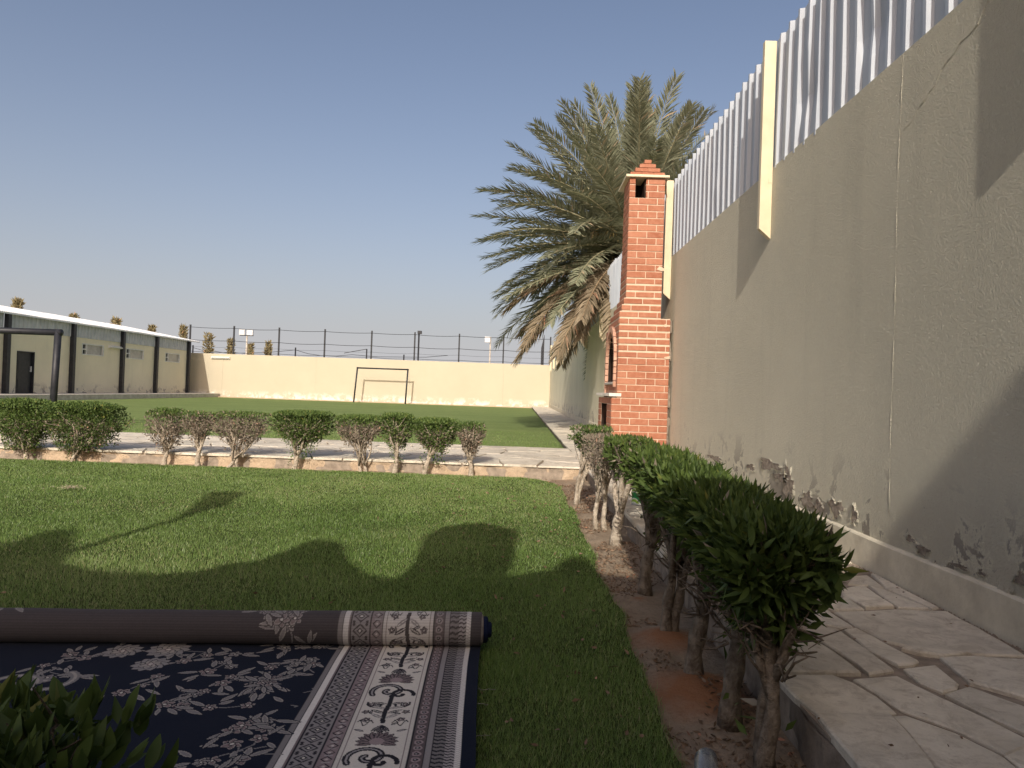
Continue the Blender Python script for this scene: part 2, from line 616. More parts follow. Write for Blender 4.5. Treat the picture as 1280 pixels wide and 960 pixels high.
# ------------------------------------------------------------------ the house behind the camera that throws the shade
def shadow_profile(pixels, y0, zs):
    out = []
    for (px, py) in pixels:
        x, y = on_z(px, py, zs)
        t = (y - y0)
        out.append((x - t * SUN.x, zs - t * SUN.z))
    return out


YH = -4.0
lawn_edge = [(0, 676), (31, 666), (60, 658), (90, 659), (80, 682), (75, 700), (106, 708), (194, 713), (250, 708), (275, 700), (316, 697),
             (344, 688), (372, 676), (394, 669), (424, 675), (435, 697), (457, 713), (491, 719), (507, 707), (521, 688), (531, 664), (558, 653),
             (600, 649), (647, 658), (643, 680), (630, 716), (657, 711), (688, 707), (707, 693), (732, 690), (748, 707)]
prof = shadow_profile(lawn_edge, YH, 0.04)
outline = [(-4.9, 0.0), (-4.9, prof[0][1])] + prof
outline += [(0.3, 4.62), (0.95, 4.62), (1.12, 4.80), (1.28, 5.20), (1.8, 5.25), (2.9, 5.3), (2.9, 0.0)]
house = empty('house', (-2, YH - 0.5, 0), 'low cream house out of view, stepped parapet shaped for the lawn shadow', 'house')
hb = MB()
hb.prism(outline, YH - 0.25, YH, 0, 'y')  # unseen parapet, outline shaped to cast the lawn and wall shadow edges
hb.build('shadow_parapet', MAT['facade'], house)
MB().box(-4.9, 2.9, YH - 6, YH - 0.26, 0, 3.1).build('wall', MAT['facade'], house)
pb = MB()  # unseen roof on columns, added to darken the near lawn and carpet
pb.box(-2.6, 0.7, YH + 0.01, -1.5, 2.45, 2.62)
pb.build('shade_roof', MAT['concrete'], house)
for px_ in (-2.4, 0.5):
    MB().box(px_ - 0.12, px_ + 0.12, -1.8, -1.56, 0, 2.448).build('shade_roof_column', MAT['facade'], house)
# lamp whose shadow lies across the lawn
lp = shadow_profile([(84, 690), (209, 647), (231, 633), (250, 619), (259, 611.6), (303, 612.5), (281, 627), (256, 633), (222, 645)], -3.6, 0.04)
lamp = empty('garden_lamp', (lp[0][0], -3.6, 0), 'tall garden lamp on a thin pole in front of the house', 'lamp post')
MB().tube([(lp[0][0], -3.6, 0), (lp[1][0], -3.6, lp[1][1])], 0.034, 8).build('pole', MAT['iron'], lamp)
MB().prism(lp[1:], -3.64, -3.56, 0, 'y').build('lamp_head', MAT['iron'], lamp)

# ------------------------------------------------------------------ ground sheets
g = MB()
xs = [-1500, -60, 60, 1500]
ys = [-1500, -60, 90, 2500]
for i in range(3):
    for j in range(3):
        g.add([(xs[i], ys[j], -0.06), (xs[i + 1], ys[j], -0.06), (xs[i + 1], ys[j + 1], -0.06), (xs[i], ys[j + 1], -0.06)], [(0, 1, 2, 3)])
tag(g.build('ground', MAT['sand']), kind='structure')


def grid_sheet(name, x0, x1, y0, y1, nx, ny, zf, mat, keep=None):
    X, Y = np.meshgrid(np.linspace(x0, x1, nx), np.linspace(y0, y1, ny))
    V = np.stack([X, Y, zf(X, Y)], -1).reshape(-1, 3)
    idx = np.arange(nx * ny).reshape(ny, nx)
    F = np.stack([idx[:-1, :-1], idx[:-1, 1:], idx[1:, 1:], idx[1:, :-1]], -1).reshape(-1, 4)
    me = np_mesh(name, V, F, mat, True)
    return link(name, me)


# lawn with a rounded far right corner
def lawn_right(y):
    """x of the ragged right edge of the near lawn"""
    y = np.asarray(y, float)
    x = 0.54 + 0.05 * (vnoise(y, y * 0, 0.45, 3) - 0.5) + 0.025 * (vnoise(y, y * 0, 0.12, 4) - 0.5)
    d = np.clip((y - 8.35) / 0.9, 0, 1)
    return x - 0.62 * (1 - np.sqrt(np.clip(1 - d * d, 0, 1)))


ly = np.linspace(-3.5, 9.20, 160)
lv = [(-25.0, ly[0], 0.0)] + [(float(lawn_right(q)), float(q), 0.0) for q in ly] + [(-25.0, ly[-1], 0.0)]
lm = MB()
for i in range(len(ly) - 1):
    a, b = float(lawn_right(ly[i])), float(lawn_right(ly[i + 1]))
    lm.add([(-25, ly[i], 0), (a, ly[i], 0), (b, ly[i + 1], 0), (-25, ly[i + 1], 0)], [(0, 1, 2, 3)])
tag(lm.build('lawn', MAT['turf']), kind='structure')

so_z = lambda X, Y: (Z_SOIL - 0.004 + 0.022 * (vnoise(X, Y, 0.12, 11) - 0.5) + 0.02 * (vnoise(X, Y, 0.33, 12) - 0.5)
                     + 0.05 * np.exp(-((X - 0.72) ** 2 + (Y - 3.32) ** 2) / 0.03) + 0.045 * np.exp(-((X - 0.74) ** 2 + (Y - 2.75) ** 2) / 0.035)
                     - np.where(X < 0.46, 0.03, 0) - 0.05 * np.exp(-((X - 0.2) / 0.22) ** 2) * (Y < 8.4))
tag(grid_sheet('soil', 0.05, X_KERB + 0.02, -1.0, Y_PATH0 + 0.02, 50, 420, so_z, MAT['soil']), kind='structure')
tag(grid_sheet('soil', -12, 0.06, 9.12, Y_PATH0 + 0.02, 300, 12, lambda X, Y: -0.008 + 0.03 * (vnoise(X, Y, 0.2, 5) - 0.5), MAT['soil']), kind='structure')

up_l = MB()
up_l.add([(-21.0, Y_PATH1 - 0.05, Z_UP), (X_KERB + 0.02, Y_PATH1 - 0.05, Z_UP), (X_KERB + 0.02, Y_FAR - 0.4, Z_UP), (-21.0, Y_FAR - 0.4, Z_UP)], [(0, 1, 2, 3)])
tag(up_l.build('lawn', MAT['far_turf']), kind='structure')

# ------------------------------------------------------------------ grass blades (nobody could count them)
def in_carpet(x, y):
    return (x < CARPET_X(y)) & (y < 3.06 + 0.085 * x) & (y > 1.2)


def CARPET_X(y):
    return -0.07 - 0.035 * (y - 1.5)


def blades(regions, name, zbase, hscale, mat, seed=3, blocked=True, rightf=None):
    r = np.random.default_rng(seed)
    Ps, Hs, Ws = [], [], []
    for (x0, x1, y0, y1, dens, hh, ww) in regions:
        n = int((x1 - x0) * (y1 - y0) * dens)
        x, y = r.uniform(x0, x1, n), r.uniform(y0, y1, n)
        half = 0.73 * y + 0.35
        ok = (x > -half) & (x < half)
        if rightf is not None:
            ok &= x < rightf(y) + 0.012 * r.standard_normal(n)
        if blocked:
            ok &= ~in_carpet(x, y)
        x, y = x[ok], y[ok]
        Ps.append(np.stack([x, y], 1))
        dn = 0.65 + 0.7 * vnoise(x, y, 0.35, 21)
        Hs.append(hh * r.uniform(0.55, 1.25, len(x)) * dn)
        Ws.append(ww * r.uniform(0.7, 1.3, len(x)))
    P, H, W = np.concatenate(Ps), np.concatenate(Hs) * hscale, np.concatenate(Ws)
    n = len(P)
    a = r.uniform(0, 2 * np.pi, n)
    lean = r.uniform(0.1, 0.75, n) * H
    la = r.uniform(0, 2 * np.pi, n)
    V = np.zeros((n, 3, 3))
    V[:, 0, 0] = P[:, 0] - np.cos(a) * W / 2
    V[:, 0, 1] = P[:, 1] - np.sin(a) * W / 2
    V[:, 1, 0] = P[:, 0] + np.cos(a) * W / 2
    V[:, 1, 1] = P[:, 1] + np.sin(a) * W / 2
    V[:, 2, 0] = P[:, 0] + np.cos(la) * lean
    V[:, 2, 1] = P[:, 1] + np.sin(la) * lean
    V[:, :2, 2] = zbase - 0.003
    V[:, 2, 2] = zbase + H
    me = np_mesh(name, V.reshape(-1, 3), np.arange(3 * n).reshape(-1, 3), mat)
    at = me.attributes.new('tint', 'FLOAT', 'POINT')
    t = np.clip(0.5 + 0.22 * r.standard_normal(n) + 0.34 * (vnoise(P[:, 0], P[:, 1], 0.5, 8) - 0.5) + 0.30 * (vnoise(P[:, 0], P[:, 1], 1.9, 18) - 0.5), 0, 1)
    t[r.random(n) < 0.02 + 0.09 * (vnoise(P[:, 0], P[:, 1], 0.9, 28) > 0.72)] = 1.0
    at.data.foreach_set('value', np.repeat(t, 3).astype(np.float32))
    return tag(link(name, me), kind='stuff')


gr = blades([(-3.2, 0.60, 1.35, 3.0, 32000, 0.024, 0.0024), (-3.4, 0.62, 3.0, 4.3, 19000, 0.020, 0.0029), (-4.6, 0.62, 4.3, 5.8, 13500, 0.017, 0.0038),
             (-6.2, 0.62, 5.8, 7.6, 9500, 0.016, 0.0048), (-7.6, 0.62, 7.6, 9.22, 7500, 0.016, 0.0060)], 'grass', 0.0, 1.0, MAT['blade'], rightf=lawn_right)
tag(gr, 'short green turf grass covering the near lawn', 'grass')
gr2 = blades([(-12.5, 0.9, 12.42, 15, 420, 0.028, 0.011), (-14, 0.9, 15, 19, 150, 0.026, 0.014)], 'grass', Z_UP, 1.0, MAT['blade'], 9, False)
tag(gr2, 'short green turf grass on the far football lawn', 'grass')

# ------------------------------------------------------------------ walkways and flagstones
def clip_poly(poly, nx, ny, c):
    """keep points with nx*x+ny*y <= c"""
    out = []
    for i in range(len(poly)):
        p, q = poly[i], poly[(i + 1) % len(poly)]
        dp, dq = nx * p[0] + ny * p[1] - c, nx * q[0] + ny * q[1] - c
        if dp <= 0:
            out.append(p)
        if (dp < 0 < dq) or (dq < 0 < dp):
            t = dp / (dp - dq)
            out.append((p[0] + t * (q[0] - p[0]), p[1] + t * (q[1] - p[1])))
    return out


def voronoi(x0, x1, y0, y1, sx, sy, gap, seed):
    r = random.Random(seed)
    nx, ny = max(1, round((x1 - x0) / sx)), max(1, round((y1 - y0) / sy))
    S = []
    for j in range(ny):
        for i in range(nx):
            S.append((x0 + (i + 0.5 + r.uniform(-.42, .42)) * (x1 - x0) / nx, y0 + (j + 0.5 + r.uniform(-.42, .42)) * (y1 - y0) / ny))
    cells = []
    for s in S:
        p = [(x0, y0), (x1, y0), (x1, y1), (x0, y1)]
        for q in S:
            if q is s:
                continue
            dx, dy = q[0] - s[0], q[1] - s[1]
            L = math.hypot(dx, dy)
            if L > 3.2 * max(sx, sy):
                continue
            mx, my = (s[0] + q[0]) / 2, (s[1] + q[1]) / 2
            g_ = gap * r.uniform(0.3, 1.0)
            p = clip_poly(p, dx / L, dy / L, (mx * dx + my * dy) / L - g_ / 2)
            if len(p) < 3:
                break
        if len(p) >= 3:
            cells.append(p)
    return cells


def area(p):
    return 0.5 * sum(p[i][0] * p[(i + 1) % len(p)][1] - p[(i + 1) % len(p)][0] * p[i][1] for i in range(len(p)))


def stone_mb(poly, z, th, r, mb=None, rough=0.012, cham=0.006):
    """one flagstone: jittered outline, thickness, chamfered rim"""
    if area(poly) < 0:
        poly = poly[::-1]
    pts = []
    n = len(poly)
    for i in range(n):
        a, b = poly[i], poly[(i + 1) % n]
        L = math.hypot(b[0] - a[0], b[1] - a[1])
        if L < 0.02:
            continue
        k = 1 if L < 0.18 else 2
        for j in range(k):
            t = j / k
            jit = rough * (0.35 if j == 0 else 1)
            pts.append((a[0] + t * (b[0] - a[0]) + r.uniform(-jit, jit), a[1] + t * (b[1] - a[1]) + r.uniform(-jit, jit)))
    if len(pts) < 3:
        return None
    cx, cy = sum(p[0] for p in pts) / len(pts), sum(p[1] for p in pts) / len(pts)
    tx, ty, dz = r.uniform(-.011, .011), r.uniform(-.011, .011), r.uniform(-.005, .005)
    zz = lambda p: z + dz + tx * (p[0] - cx) + ty * (p[1] - cy)
    m = len(pts)

    def ins(p, d):
        L = math.hypot(p[0] - cx, p[1] - cy) or 1
        return (p[0] - (p[0] - cx) / L * d, p[1] - (p[1] - cy) / L * d)
    vs = [(p[0], p[1], z - th) for p in pts] + [(p[0], p[1], zz(p) - cham) for p in pts]
    top = [ins(p, cham * 1.3) for p in pts]
    vs += [(p[0], p[1], zz(p)) for p in top]
    fs = []
    for k in (0, 1):
        for i in range(m):
            j = (i + 1) % m
            fs.append((k * m + i, k * m + j, (k + 1) * m + j, (k + 1) * m + i))
    fs.append(tuple(2 * m + i for i in range(m)))
    mb = mb or MB()
    mb.add(vs, fs)
    return mb


rs = random.Random(5)
# bases (grout shows between the stones); stones stand ~9 mm proud
wk = MB()
wk.box(X_KERB + 0.02, X_WALL, -3.4, Y_FAR, -0.05, Z_PATH - 0.016, 0)
walk = tag(wk.build('walkway', MAT['grout']), kind='structure')
kf = grid_sheet('kerb_face', 0, 1, 0, 1, 2, 2, lambda X, Y: X * 0, MAT['kerb'])
bpy.data.objects.remove(kf)


def kerb_face(y0, y1, x, z0, z1, name, mat, ny, nz, amp, seed, parent, axis='y'):
    """rough vertical retaining face"""
    A, Z = np.meshgrid(np.linspace(y0, y1, ny), np.linspace(z0, z1, nz))
    d = amp * (vnoise(A, Z, 0.25, seed) - 0.5) + amp * 0.6 * (vnoise(A, Z, 0.07, seed + 1) - 0.5)
    if axis == 'y':
        V = np.stack([x - d, A, Z], -1).reshape(-1, 3)
    else:
        V = np.stack([A, x - d, Z], -1).reshape(-1, 3)
    idx = np.arange(ny * nz).reshape(nz, ny)
    F = np.stack([idx[:-1, :-1], idx[:-1, 1:], idx[1:, 1:], idx[1:, :-1]], -1).reshape(-1, 4)
    if axis == 'y':
        F = F[:, ::-1]
    return link(name, np_mesh(name, V, F, mat, True), parent)


ORG[walk.name] = (0, 0, 0)
kerb_face(-1, Y_PATH0 + 0.1, X_KERB + 0.018, -0.08, Z_PATH - 0.028, 'kerb_face', MAT['kerb'], 260, 8, 0.03, 31, walk)
kerb_face(Y_PATH1 - 0.1, Y_FAR, X_KERB + 0.018, -0.02, Z_PATH - 0.028, 'kerb_face', MAT['kerb'], 260, 5, 0.03, 33, walk)
pt = MB()
pt.box(-24, X_KERB + 0.0, Y_PATH0 + 0.03, Y_PATH1 - 0.01, -0.05, Z_PATH - 0.016, 0)
path = tag(pt.build('path', MAT['grout']), kind='structure')
kerb_face(-12, X_KERB, Y_PATH0 + 0.028, -0.08, Z_PATH - 0.024, 'kerb_face', MAT['bank'], 420, 8, 0.05, 41, path, 'x')

# stones that can be picked out near the camera, measured off the photograph (zoomed crop coordinates -> pixels)
near = [
    [(195, 787), (330, 787), (400, 785), (440, 832), (490, 895), (556, 975), (350, 990), (300, 920)],
    [(72, 672), (232, 668), (292, 690), (360, 732), (412, 774), (395, 779), (195, 781), (130, 730)],
    [(20, 560), (140, 548), (238, 608), (312, 662), (105, 660), (62, 662), (10, 620)],
    [(412, 790), (452, 790), (590, 838), (728, 905), (830, 990), (590, 985), (505, 895)],
    [(300, 682), (428, 674), (560, 738), (700, 803), (800, 852), (806, 868), (742, 894), (600, 824), (440, 766)],
    [(268, 537), (306, 532), (400, 583), (484, 627), (470, 635), (425, 637), (340, 590)],
    [(178, 522), (250, 537), (330, 592), (412, 652), (340, 664), (262, 605), (155, 546)],
    [(247, 482), (420, 476), (590, 482), (690, 545), (800, 608), (655, 602), (480, 584), (400, 567), (312, 524)],
    [(562, 618), (650, 614), (830, 626), (960, 660), (900, 760), (735, 712), (645, 688)],
    [(452, 653), (540, 643), (598, 692), (596, 706), (558, 715), (500, 690)],
    [(574, 727), (640, 708), (900, 800), (990, 850), (840, 850), (706, 792)],
    [(446, 592), (482, 590), (640, 606), (555, 611), (492, 603)],
    [(748, 908), (830, 878), (1010, 960), (860, 990)],
    [(252, 425), (326, 407), (412, 465), (335, 470), (290, 445)],
    [(345, 405), (392, 418), (520, 472), (428, 468)],
    [(300, 378), (338, 375), (388, 410), (330, 400), (282, 398)],
    [(352, 372), (372, 372), (560, 462), (530, 470), (402, 414)],
    [(145, 490), (205, 470), (292, 526), (262, 530), (180, 515)],
    [(215, 470), (275, 440), (325, 474), (242, 477)],
    [(690, 535), (600, 482), (640, 487), (760, 560), (905, 640), (820, 605)],
]
used = 0
for zp in near:
    poly = [on_z(940 + a / 2.4, 560 + b / 2.4, Z_PATH) for a, b in zp]
    gx_, gy_ = sum(p[0] for p in poly) / len(poly), sum(p[1] for p in poly) / len(poly)
    poly = [(a + 0.009 * (a - gx_) / math.hypot(a - gx_, b - gy_), b + 0.009 * (b - gy_) / math.hypot(a - gx_, b - gy_)) for a, b in poly]
    poly = clip_poly(poly, 1, 0, X_WALL - 0.045)
    poly = clip_poly(poly, -1, 0, -(X_KERB - 0.012))
    poly = clip_poly(poly, 0, -1, -1.72)
    if len(poly) < 3:
        continue
    cx, cy = sum(p[0] for p in poly) / len(poly), sum(p[1] for p in poly) / len(poly)
    mb = stone_mb(poly, Z_PATH, 0.028, rs, rough=0.008)
    if mb:
        mb.build('flagstone', MAT['flag'], walk, loc=(cx, cy, Z_PATH))
        used += 1
Y_TRACED = 4.35
for (y0, y1, sx, sy) in ((-0.6, 1.70, 0.45, 0.5), (Y_TRACED, 9.3, 0.42, 0.55), (9.3, 14.5, 0.42, 0.6)):
    for poly in voronoi(X_KERB - 0.012, X_WALL - 0.04, y0, y1, sx, sy, 0.03, int(y0 * 10 + 50)):
        cx, cy = sum(p[0] for p in poly) / len(poly), sum(p[1] for p in poly) / len(poly)
        mb = stone_mb(poly, Z_PATH, 0.028, rs)
        if mb:
            mb.build('flagstone', MAT['flag'], walk, loc=(cx, cy, Z_PATH))
fm = MB()
for poly in voronoi(X_KERB - 0.012, X_WALL - 0.04, 14.5, Y_FAR - 0.2, 0.42, 0.7, 0.03, 99):
    stone_mb(poly, Z_PATH, 0.028, rs, fm)
tag(fm.build('flagstone', MAT['flag'], walk), kind='stuff')
for poly in voronoi(-10.5, X_KERB - 0.015, Y_PATH0, Y_PATH1, 0.50, 0.55, 0.03, 17):
    cx, cy = sum(p[0] for p in poly) / len(poly), sum(p[1] for p in poly) / len(poly)
    mb = stone_mb(poly, Z_PATH, 0.026, rs)
    if mb:
        mb.build('flagstone', MAT['flag'], path, loc=(cx, cy, Z_PATH))

# pavement under the long shed and along the far wall
pv = MB()
pv.box(-24.5, -19.7, 20, Y_FAR - 0.02, -0.05, 0.27)
tag(pv.build('pavement', MAT['concrete']), kind='structure')
pv = MB()
pv.box(-19.68, X_KERB - 0.02, Y_FAR - 0.45, Y_FAR - 0.02, -0.05, 0.085)
tag(pv.build('pavement', MAT['bank']), kind='structure')

# ------------------------------------------------------------------ right boundary wall with skirting
rw = empty('boundary_wall', (X_WALL + 0.1, 10, 0), 'tall cream stucco wall with peeling base running beside the stone walkway', 'wall')
joints = [-6.0, 4.02, 12.0, 20.0, 28.0, 36.0, Y_FAR + 0.3]
for i in range(len(joints) - 1):
    e = 0.0
    p = MB()
    p.box(X_WALL + e, X_WALL + 0.22, joints[i], joints[i + 1] - 0.003, -0.06, Z_WTOP)
    p.build('wall_panel', MAT['wall'], rw)
sk = MB()
n = 420
ysk = np.linspace(-6, Y_FAR - 0.05, n)
off = 0.006 * (vnoise(ysk, ysk * 0, 0.5, 51) - 0.5)
top = 0.325 + 0.012 * (vnoise(ysk, ysk * 0, 0.8, 52) - 0.5)
for i in range(n - 1):
    a, b = X_WALL - 0.026 - off[i], X_WALL - 0.026 - off[i + 1]
    y0, y1 = ysk[i], ysk[i + 1]
    t0, t1 = top[i], top[i + 1]
    sk.add([(a, y0, 0.10), (b, y1, 0.10), (b, y1, t1 - 0.008), (a, y0, t0 - 0.008), (a + 0.008, y0, t0), (b + 0.008, y1, t1), (X_WALL + 0.006, y1, t1 + 0.006), (X_WALL + 0.006, y0, t0 + 0.006)],
           [(0, 3, 2, 1), (3, 4, 5, 2), (4, 7, 6, 5)])
sk.build('skirting', MAT['skirt'], rw)
# rough plaster ridge and crack near the camera
rd = MB()
pts = [(X_WALL + 0.001, 4.02 + 0.01 * math.sin(q * 3.1) + 0.006 * math.sin(q * 11), 0.5 + q * 2.55) for q in np.linspace(0, 1, 26)]
rd.tube(pts, [0.0028 + 0.0012 * math.sin(i * 1.7) for i in range(26)], 6)
rd.build('plaster_ridge', MAT['wall'], rw, True)
cr = MB()
cy_, cz_ = 3.98, 2.62
pts = []
for i in range(16):
    pts.append((X_WALL + 0.001, cy_, cz_))
    cy_ -= 0.055 + rs.uniform(-0.02, 0.02)
    cz_ += 0.030 + rs.uniform(-0.028, 0.034)
cr.tube(pts, [0.003 + rs.uniform(0, 0.003) for _ in pts], 5)
cr.build('plaster_crack', MAT['wall'], rw)
PATCH = [(960, 580, 13, 7), (984, 603, 7, 17), (975, 596, 9, 5), (1008, 624, 8, 9), (1022, 632, 6, 8), (1043, 634, 9, 10), (1066, 642, 4, 11), (905, 592, 5, 6),
         (938, 583, 5, 4), (893, 572, 9, 3), (1150, 686, 9, 6), (1167, 708, 7, 7), (1223, 714, 5, 4), (1250, 750, 7, 4), (1259, 764, 4, 4), (1272, 722, 9, 8), (1196, 706, 12, 3), (1135, 672, 6, 4)]
MAT['bare_render'] = simple('bare_render', (0.22, 0.18, 0.145), (0.42, 0.36, 0.295), 24, 0.98, 0.05, 1.0, 60, 0.02)
for (px_, py_, wx_, wz_) in PATCH:
    yc_ = X_WALL / ray(px_, py_)[0]
    zc_w = CAM_H + ray(px_, py_)[1] * yc_
    k_ = yc_ / F_PX
    hy_ = wx_ * k_ * yc_ / X_WALL * 0.9
    hz_ = wz_ * k_
    pl_ = []
    nn_ = 22
    for q in range(nn_):
        a = 2 * math.pi * q / nn_
        rr_p = 1 + 0.25 * math.sin(3 * a + px_) + 0.18 * math.sin(7 * a + py_) + rs.uniform(-.14, .14)
        pl_.append((yc_ + hy_ * rr_p * math.cos(a), max(0.33, zc_w + hz_ * rr_p * math.sin(a))))
    pb_ = MB()
    pb_.prism(pl_, X_WALL - 0.0015, X_WALL + 0.01, 0, 'x')
    pp = pb_.build('bare_patch', MAT['bare_render'], rw)
    fl = MB()                                    # lifted flakes of paint round the patch
    for q in range(nn_):
        if rs.random() < 0.3:
            continue
        (a0, b0), (a1, b1) = pl_[q], pl_[(q + 1) % nn_]
        ex, ez = (a0 - yc_) * 0.28 + rs.uniform(-.006, .006), (b0 - zc_w) * 0.28 + rs.uniform(-.006, .006)
        lift = rs.uniform(0.004, 0.014)
        fl.add([(X_WALL - lift, a0, b0), (X_WALL - lift * 0.7, a1, b1), (X_WALL - 0.0008, a1 + ex, b1 + ez), (X_WALL - 0.0008, a0 + ex, b0 + ez)], [(0, 1, 2, 3)])
    fl.build('paint_flake', MAT['wall'], pp)
gp = MB()
for k in range(2400):                                    # plaster gravel and dirt in the gap between wall and stones
    y = rs.uniform(1.6, 12)
    x = X_WALL - 0.028 - abs(rs.gauss(0, 0.016))
    s = rs.uniform(0.003, 0.010)
    z = Z_PATH - 0.015
    a = rs.uniform(0, 6)
    gp.add([(x + s * math.cos(a), y + s * math.sin(a), z), (x + s * math.cos(a + 2.1), y + s * math.sin(a + 2.1), z), (x + s * math.cos(a + 4.2), y + s * math.sin(a + 4.2), z), (x, y, z + s)],
           [(0, 1, 3), (1, 2, 3), (2, 0, 3)])
tag(gp.build('gravel', MAT['grout']), 'brown grit lying along the foot of the wall', 'gravel', None, 'stuff')

# ------------------------------------------------------------------ metal sheet fence on the wall
mf = empty('metal_fence', (X_WALL + 0.03, 10, Z_WTOP), 'corrugated grey steel sheet fence with cream posts on top of the wall', 'fence')
XS = X_WALL + 0.035


def sheet(y0, y1, r, dent):
    """one trapezoidal steel sheet"""
    pitch = 0.2
    cols = []
    y = y0
    nr = int(round((y1 - y0) / pitch))
    for k in range(nr):
        for (dy, dx) in ((0.0, 0.0), (0.004, 0.0), (0.128, 0.0), (0.146, -0.034), (0.174, -0.034), (0.192, 0.0)):
            cols.append((y0 + k * pitch + dy, dx))
    cols.append((y1, 0.0))
    zt = 4.15 + r.uniform(-0.025, 0.03)
    zb = Z_WTOP - 0.02 + r.uniform(-0.01, 0.012)
    nz = 7
    lean = r.uniform(-0.012, 0.012)
    mb = MB()
    vs = []
    for j in range(nz):
        t = j / (nz - 1)
        for i, (yy, dx) in enumerate(cols):
            rib = int((yy - y0) / pitch)
            w_ = 0.004 * math.sin(t * 3.1 + rib * 1.9 + y0) * math.sin(t * math.pi)
            dd = 0.0
            for (dy, dz, amp, sg) in dent:
                dd += amp * math.exp(-((yy - dy) ** 2 + (zb + t * (zt - zb) - dz) ** 2) / sg)
            vs.append((XS + dx + lean * (t - 0.3) + dd, yy + w_ + dd * 0.8, zb + t * (zt - zb) + (0.006 * math.sin(yy * 37) if j in (0, nz - 1) else 0)))
    m_ = len(cols)
    fs = [(j * m_ + i, (j + 1) * m_ + i, (j + 1) * m_ + i + 1, j * m_ + i + 1) for j in range(nz - 1) for i in range(m_ - 1)]
    mb.add(vs, fs)
    return mb


rsh = random.Random(11)
y = 0.05
while y < Y_FAR - 0.3:
    dents = [(rsh.uniform(y, y + 1), rsh.uniform(3.2, 3.9), rsh.uniform(-0.010, 0.009), rsh.uniform(0.008, 0.03)) for _ in range(3)] if y < 9 else []
    if 4.0 < y < 5.2:
        dents += [(y + 0.35, 3.45, 0.03, 0.03)]
    sheet(y, y + 1.0, rsh, dents).build('corrugated_sheet', MAT['sheet'], mf)
    y += 1.0
bk = MB()
for k in range(2):
    bk.box(X_WALL + 0.075, X_WALL + 0.11, 0.05, Y_FAR - 0.1, 3.25 + k * 0.6, 3.29 + k * 0.6)
bk.build('rear_rail', MAT['iron'], mf)
for k in range(-1, 11):
    yp = 6.07 + 4.01 * k + (0.36 if k == -1 else 0)
    if yp > Y_FAR - 0.5:
        break
    p = MB()
    x0, x1 = X_WALL - 0.100, X_WALL - 0.002
    zt, zb = 4.13, 2.46
    t_ = rs.uniform(-0.012, 0.012)
    vs = [(x0, yp, zb + 0.085), (x1, yp, zb), (x1, yp + 0.052, zb), (x0, yp + 0.052, zb + 0.085),
          (x0, yp + t_, zt), (x1, yp + t_, zt), (x1, yp + 0.052 + t_, zt), (x0, yp + 0.052 + t_, zt)]
    p.add(vs, [(0, 3, 2, 1), (4, 5, 6, 7), (0, 1, 5, 4), (2, 3, 7, 6), (0, 4, 7, 3), (1, 2, 6, 5)])
    post = p.build('fence_post', MAT['post_paint'], mf)
    c_ = MB()
    c_.box(X_WALL - 0.035, X_WALL - 0.0025, yp - 0.006, yp - 0.0005, 2.93, 2.97)
    c_.build('clip', MAT['post_paint'], post)

# ------------------------------------------------------------------ far boundary wall, lamp, wire fence
fw = empty('boundary_wall', (-10, Y_FAR, 0), 'long pale cream wall closing the far end of the football lawn', 'wall')
b = MB()
fj = [-26.0, -19.6, -13.4, -7.2, -1.0, X_WALL - 0.002]
for i in range(5):
    p = MB()
    p.box(fj[i], fj[i + 1] - 0.004, Y_FAR + 0.004 * (i % 2), Y_FAR + 0.2, -0.05, 2.9)
    p.build('wall_panel', MAT['far_wall'], fw)
x0, z0 = at_y(263, 446, Y_FAR - 0.05)
x1, z1 = at_y(286.5, 447, Y_FAR - 0.05)
tl = empty('tube_lamp', (x0, Y_FAR, z0), 'white tube lamp fixed near the top of the far wall', 'lamp')
MB().box(x0, x1, Y_FAR - 0.09, Y_FAR - 0.002, z0 - 0.10, z0 + 0.06).build('housing', MAT['tube_white'], tl)
MB().tube([(x0 + 0.04, Y_FAR - 0.13, z0 - 0.02), (x1 - 0.04, Y_FAR - 0.13, z0 - 0.02)], 0.036, 8).build('tube', MAT['tube_white'], tl)

wf = empty('wire_fence', (-10, Y_FAR + 0.1, 2.9), 'dark post and wire fence standing on the far cream wall', 'fence')
posts_px = [235.6, 290.7, 347.5, 405, 463.8, 517.8, 573.5, 629, 687.6]
fx = []
for k, px in enumerate(posts_px):
    yb = 440 + (px - 240) * 0.0345
    x, zb = at_y(px, yb, Y_FAR + 0.1)
    fx.append(x)
    p = MB()
    p.box(x - 0.045, x + 0.045, Y_FAR + 0.06, Y_FAR + 0.15, 2.902, 2.9 + 1.88)
    p.build('fence_post', MAT['iron'], wf)
for zz, rr in ((4.62, 0.016), (3.78, 0.016), (3.36, 0.007), (3.02, 0.014)):
    for a, b_ in zip(fx[:-1], fx[1:]):
        sag = 0.03 + 0.03 * rs.random()
        pts = [(a + (b_ - a) * t, Y_FAR + 0.04, zz - sag * 4 * t * (1 - t)) for t in np.linspace(0, 1, 7)]
        MB().tube(pts, rr, 5).build('wire', MAT['iron'], wf)

# dark mesh gate beyond the corner
mg = empty('mesh_fence', (2.2, 50, 0), 'dark sloping mesh fence seen beyond the far right wall corner', 'fence')
for k in range(9):
    t = k / 8
    x_ = 1.65 + 0.0 * t
    MB().box(x_ - 0.02 - t * 0.0, x_ + 0.02, 49 + 5.5 * t, 49.04 + 5.5 * t, 0, 5.0 - 0.5 * t).build('fence_post', MAT['iron'], mg)
for zz in np.linspace(3.2, 4.5, 7):
    MB().box(1.64, 1.66, 49.05, 54.5, zz, zz + 0.035).build('rail', MAT['iron'], mg)

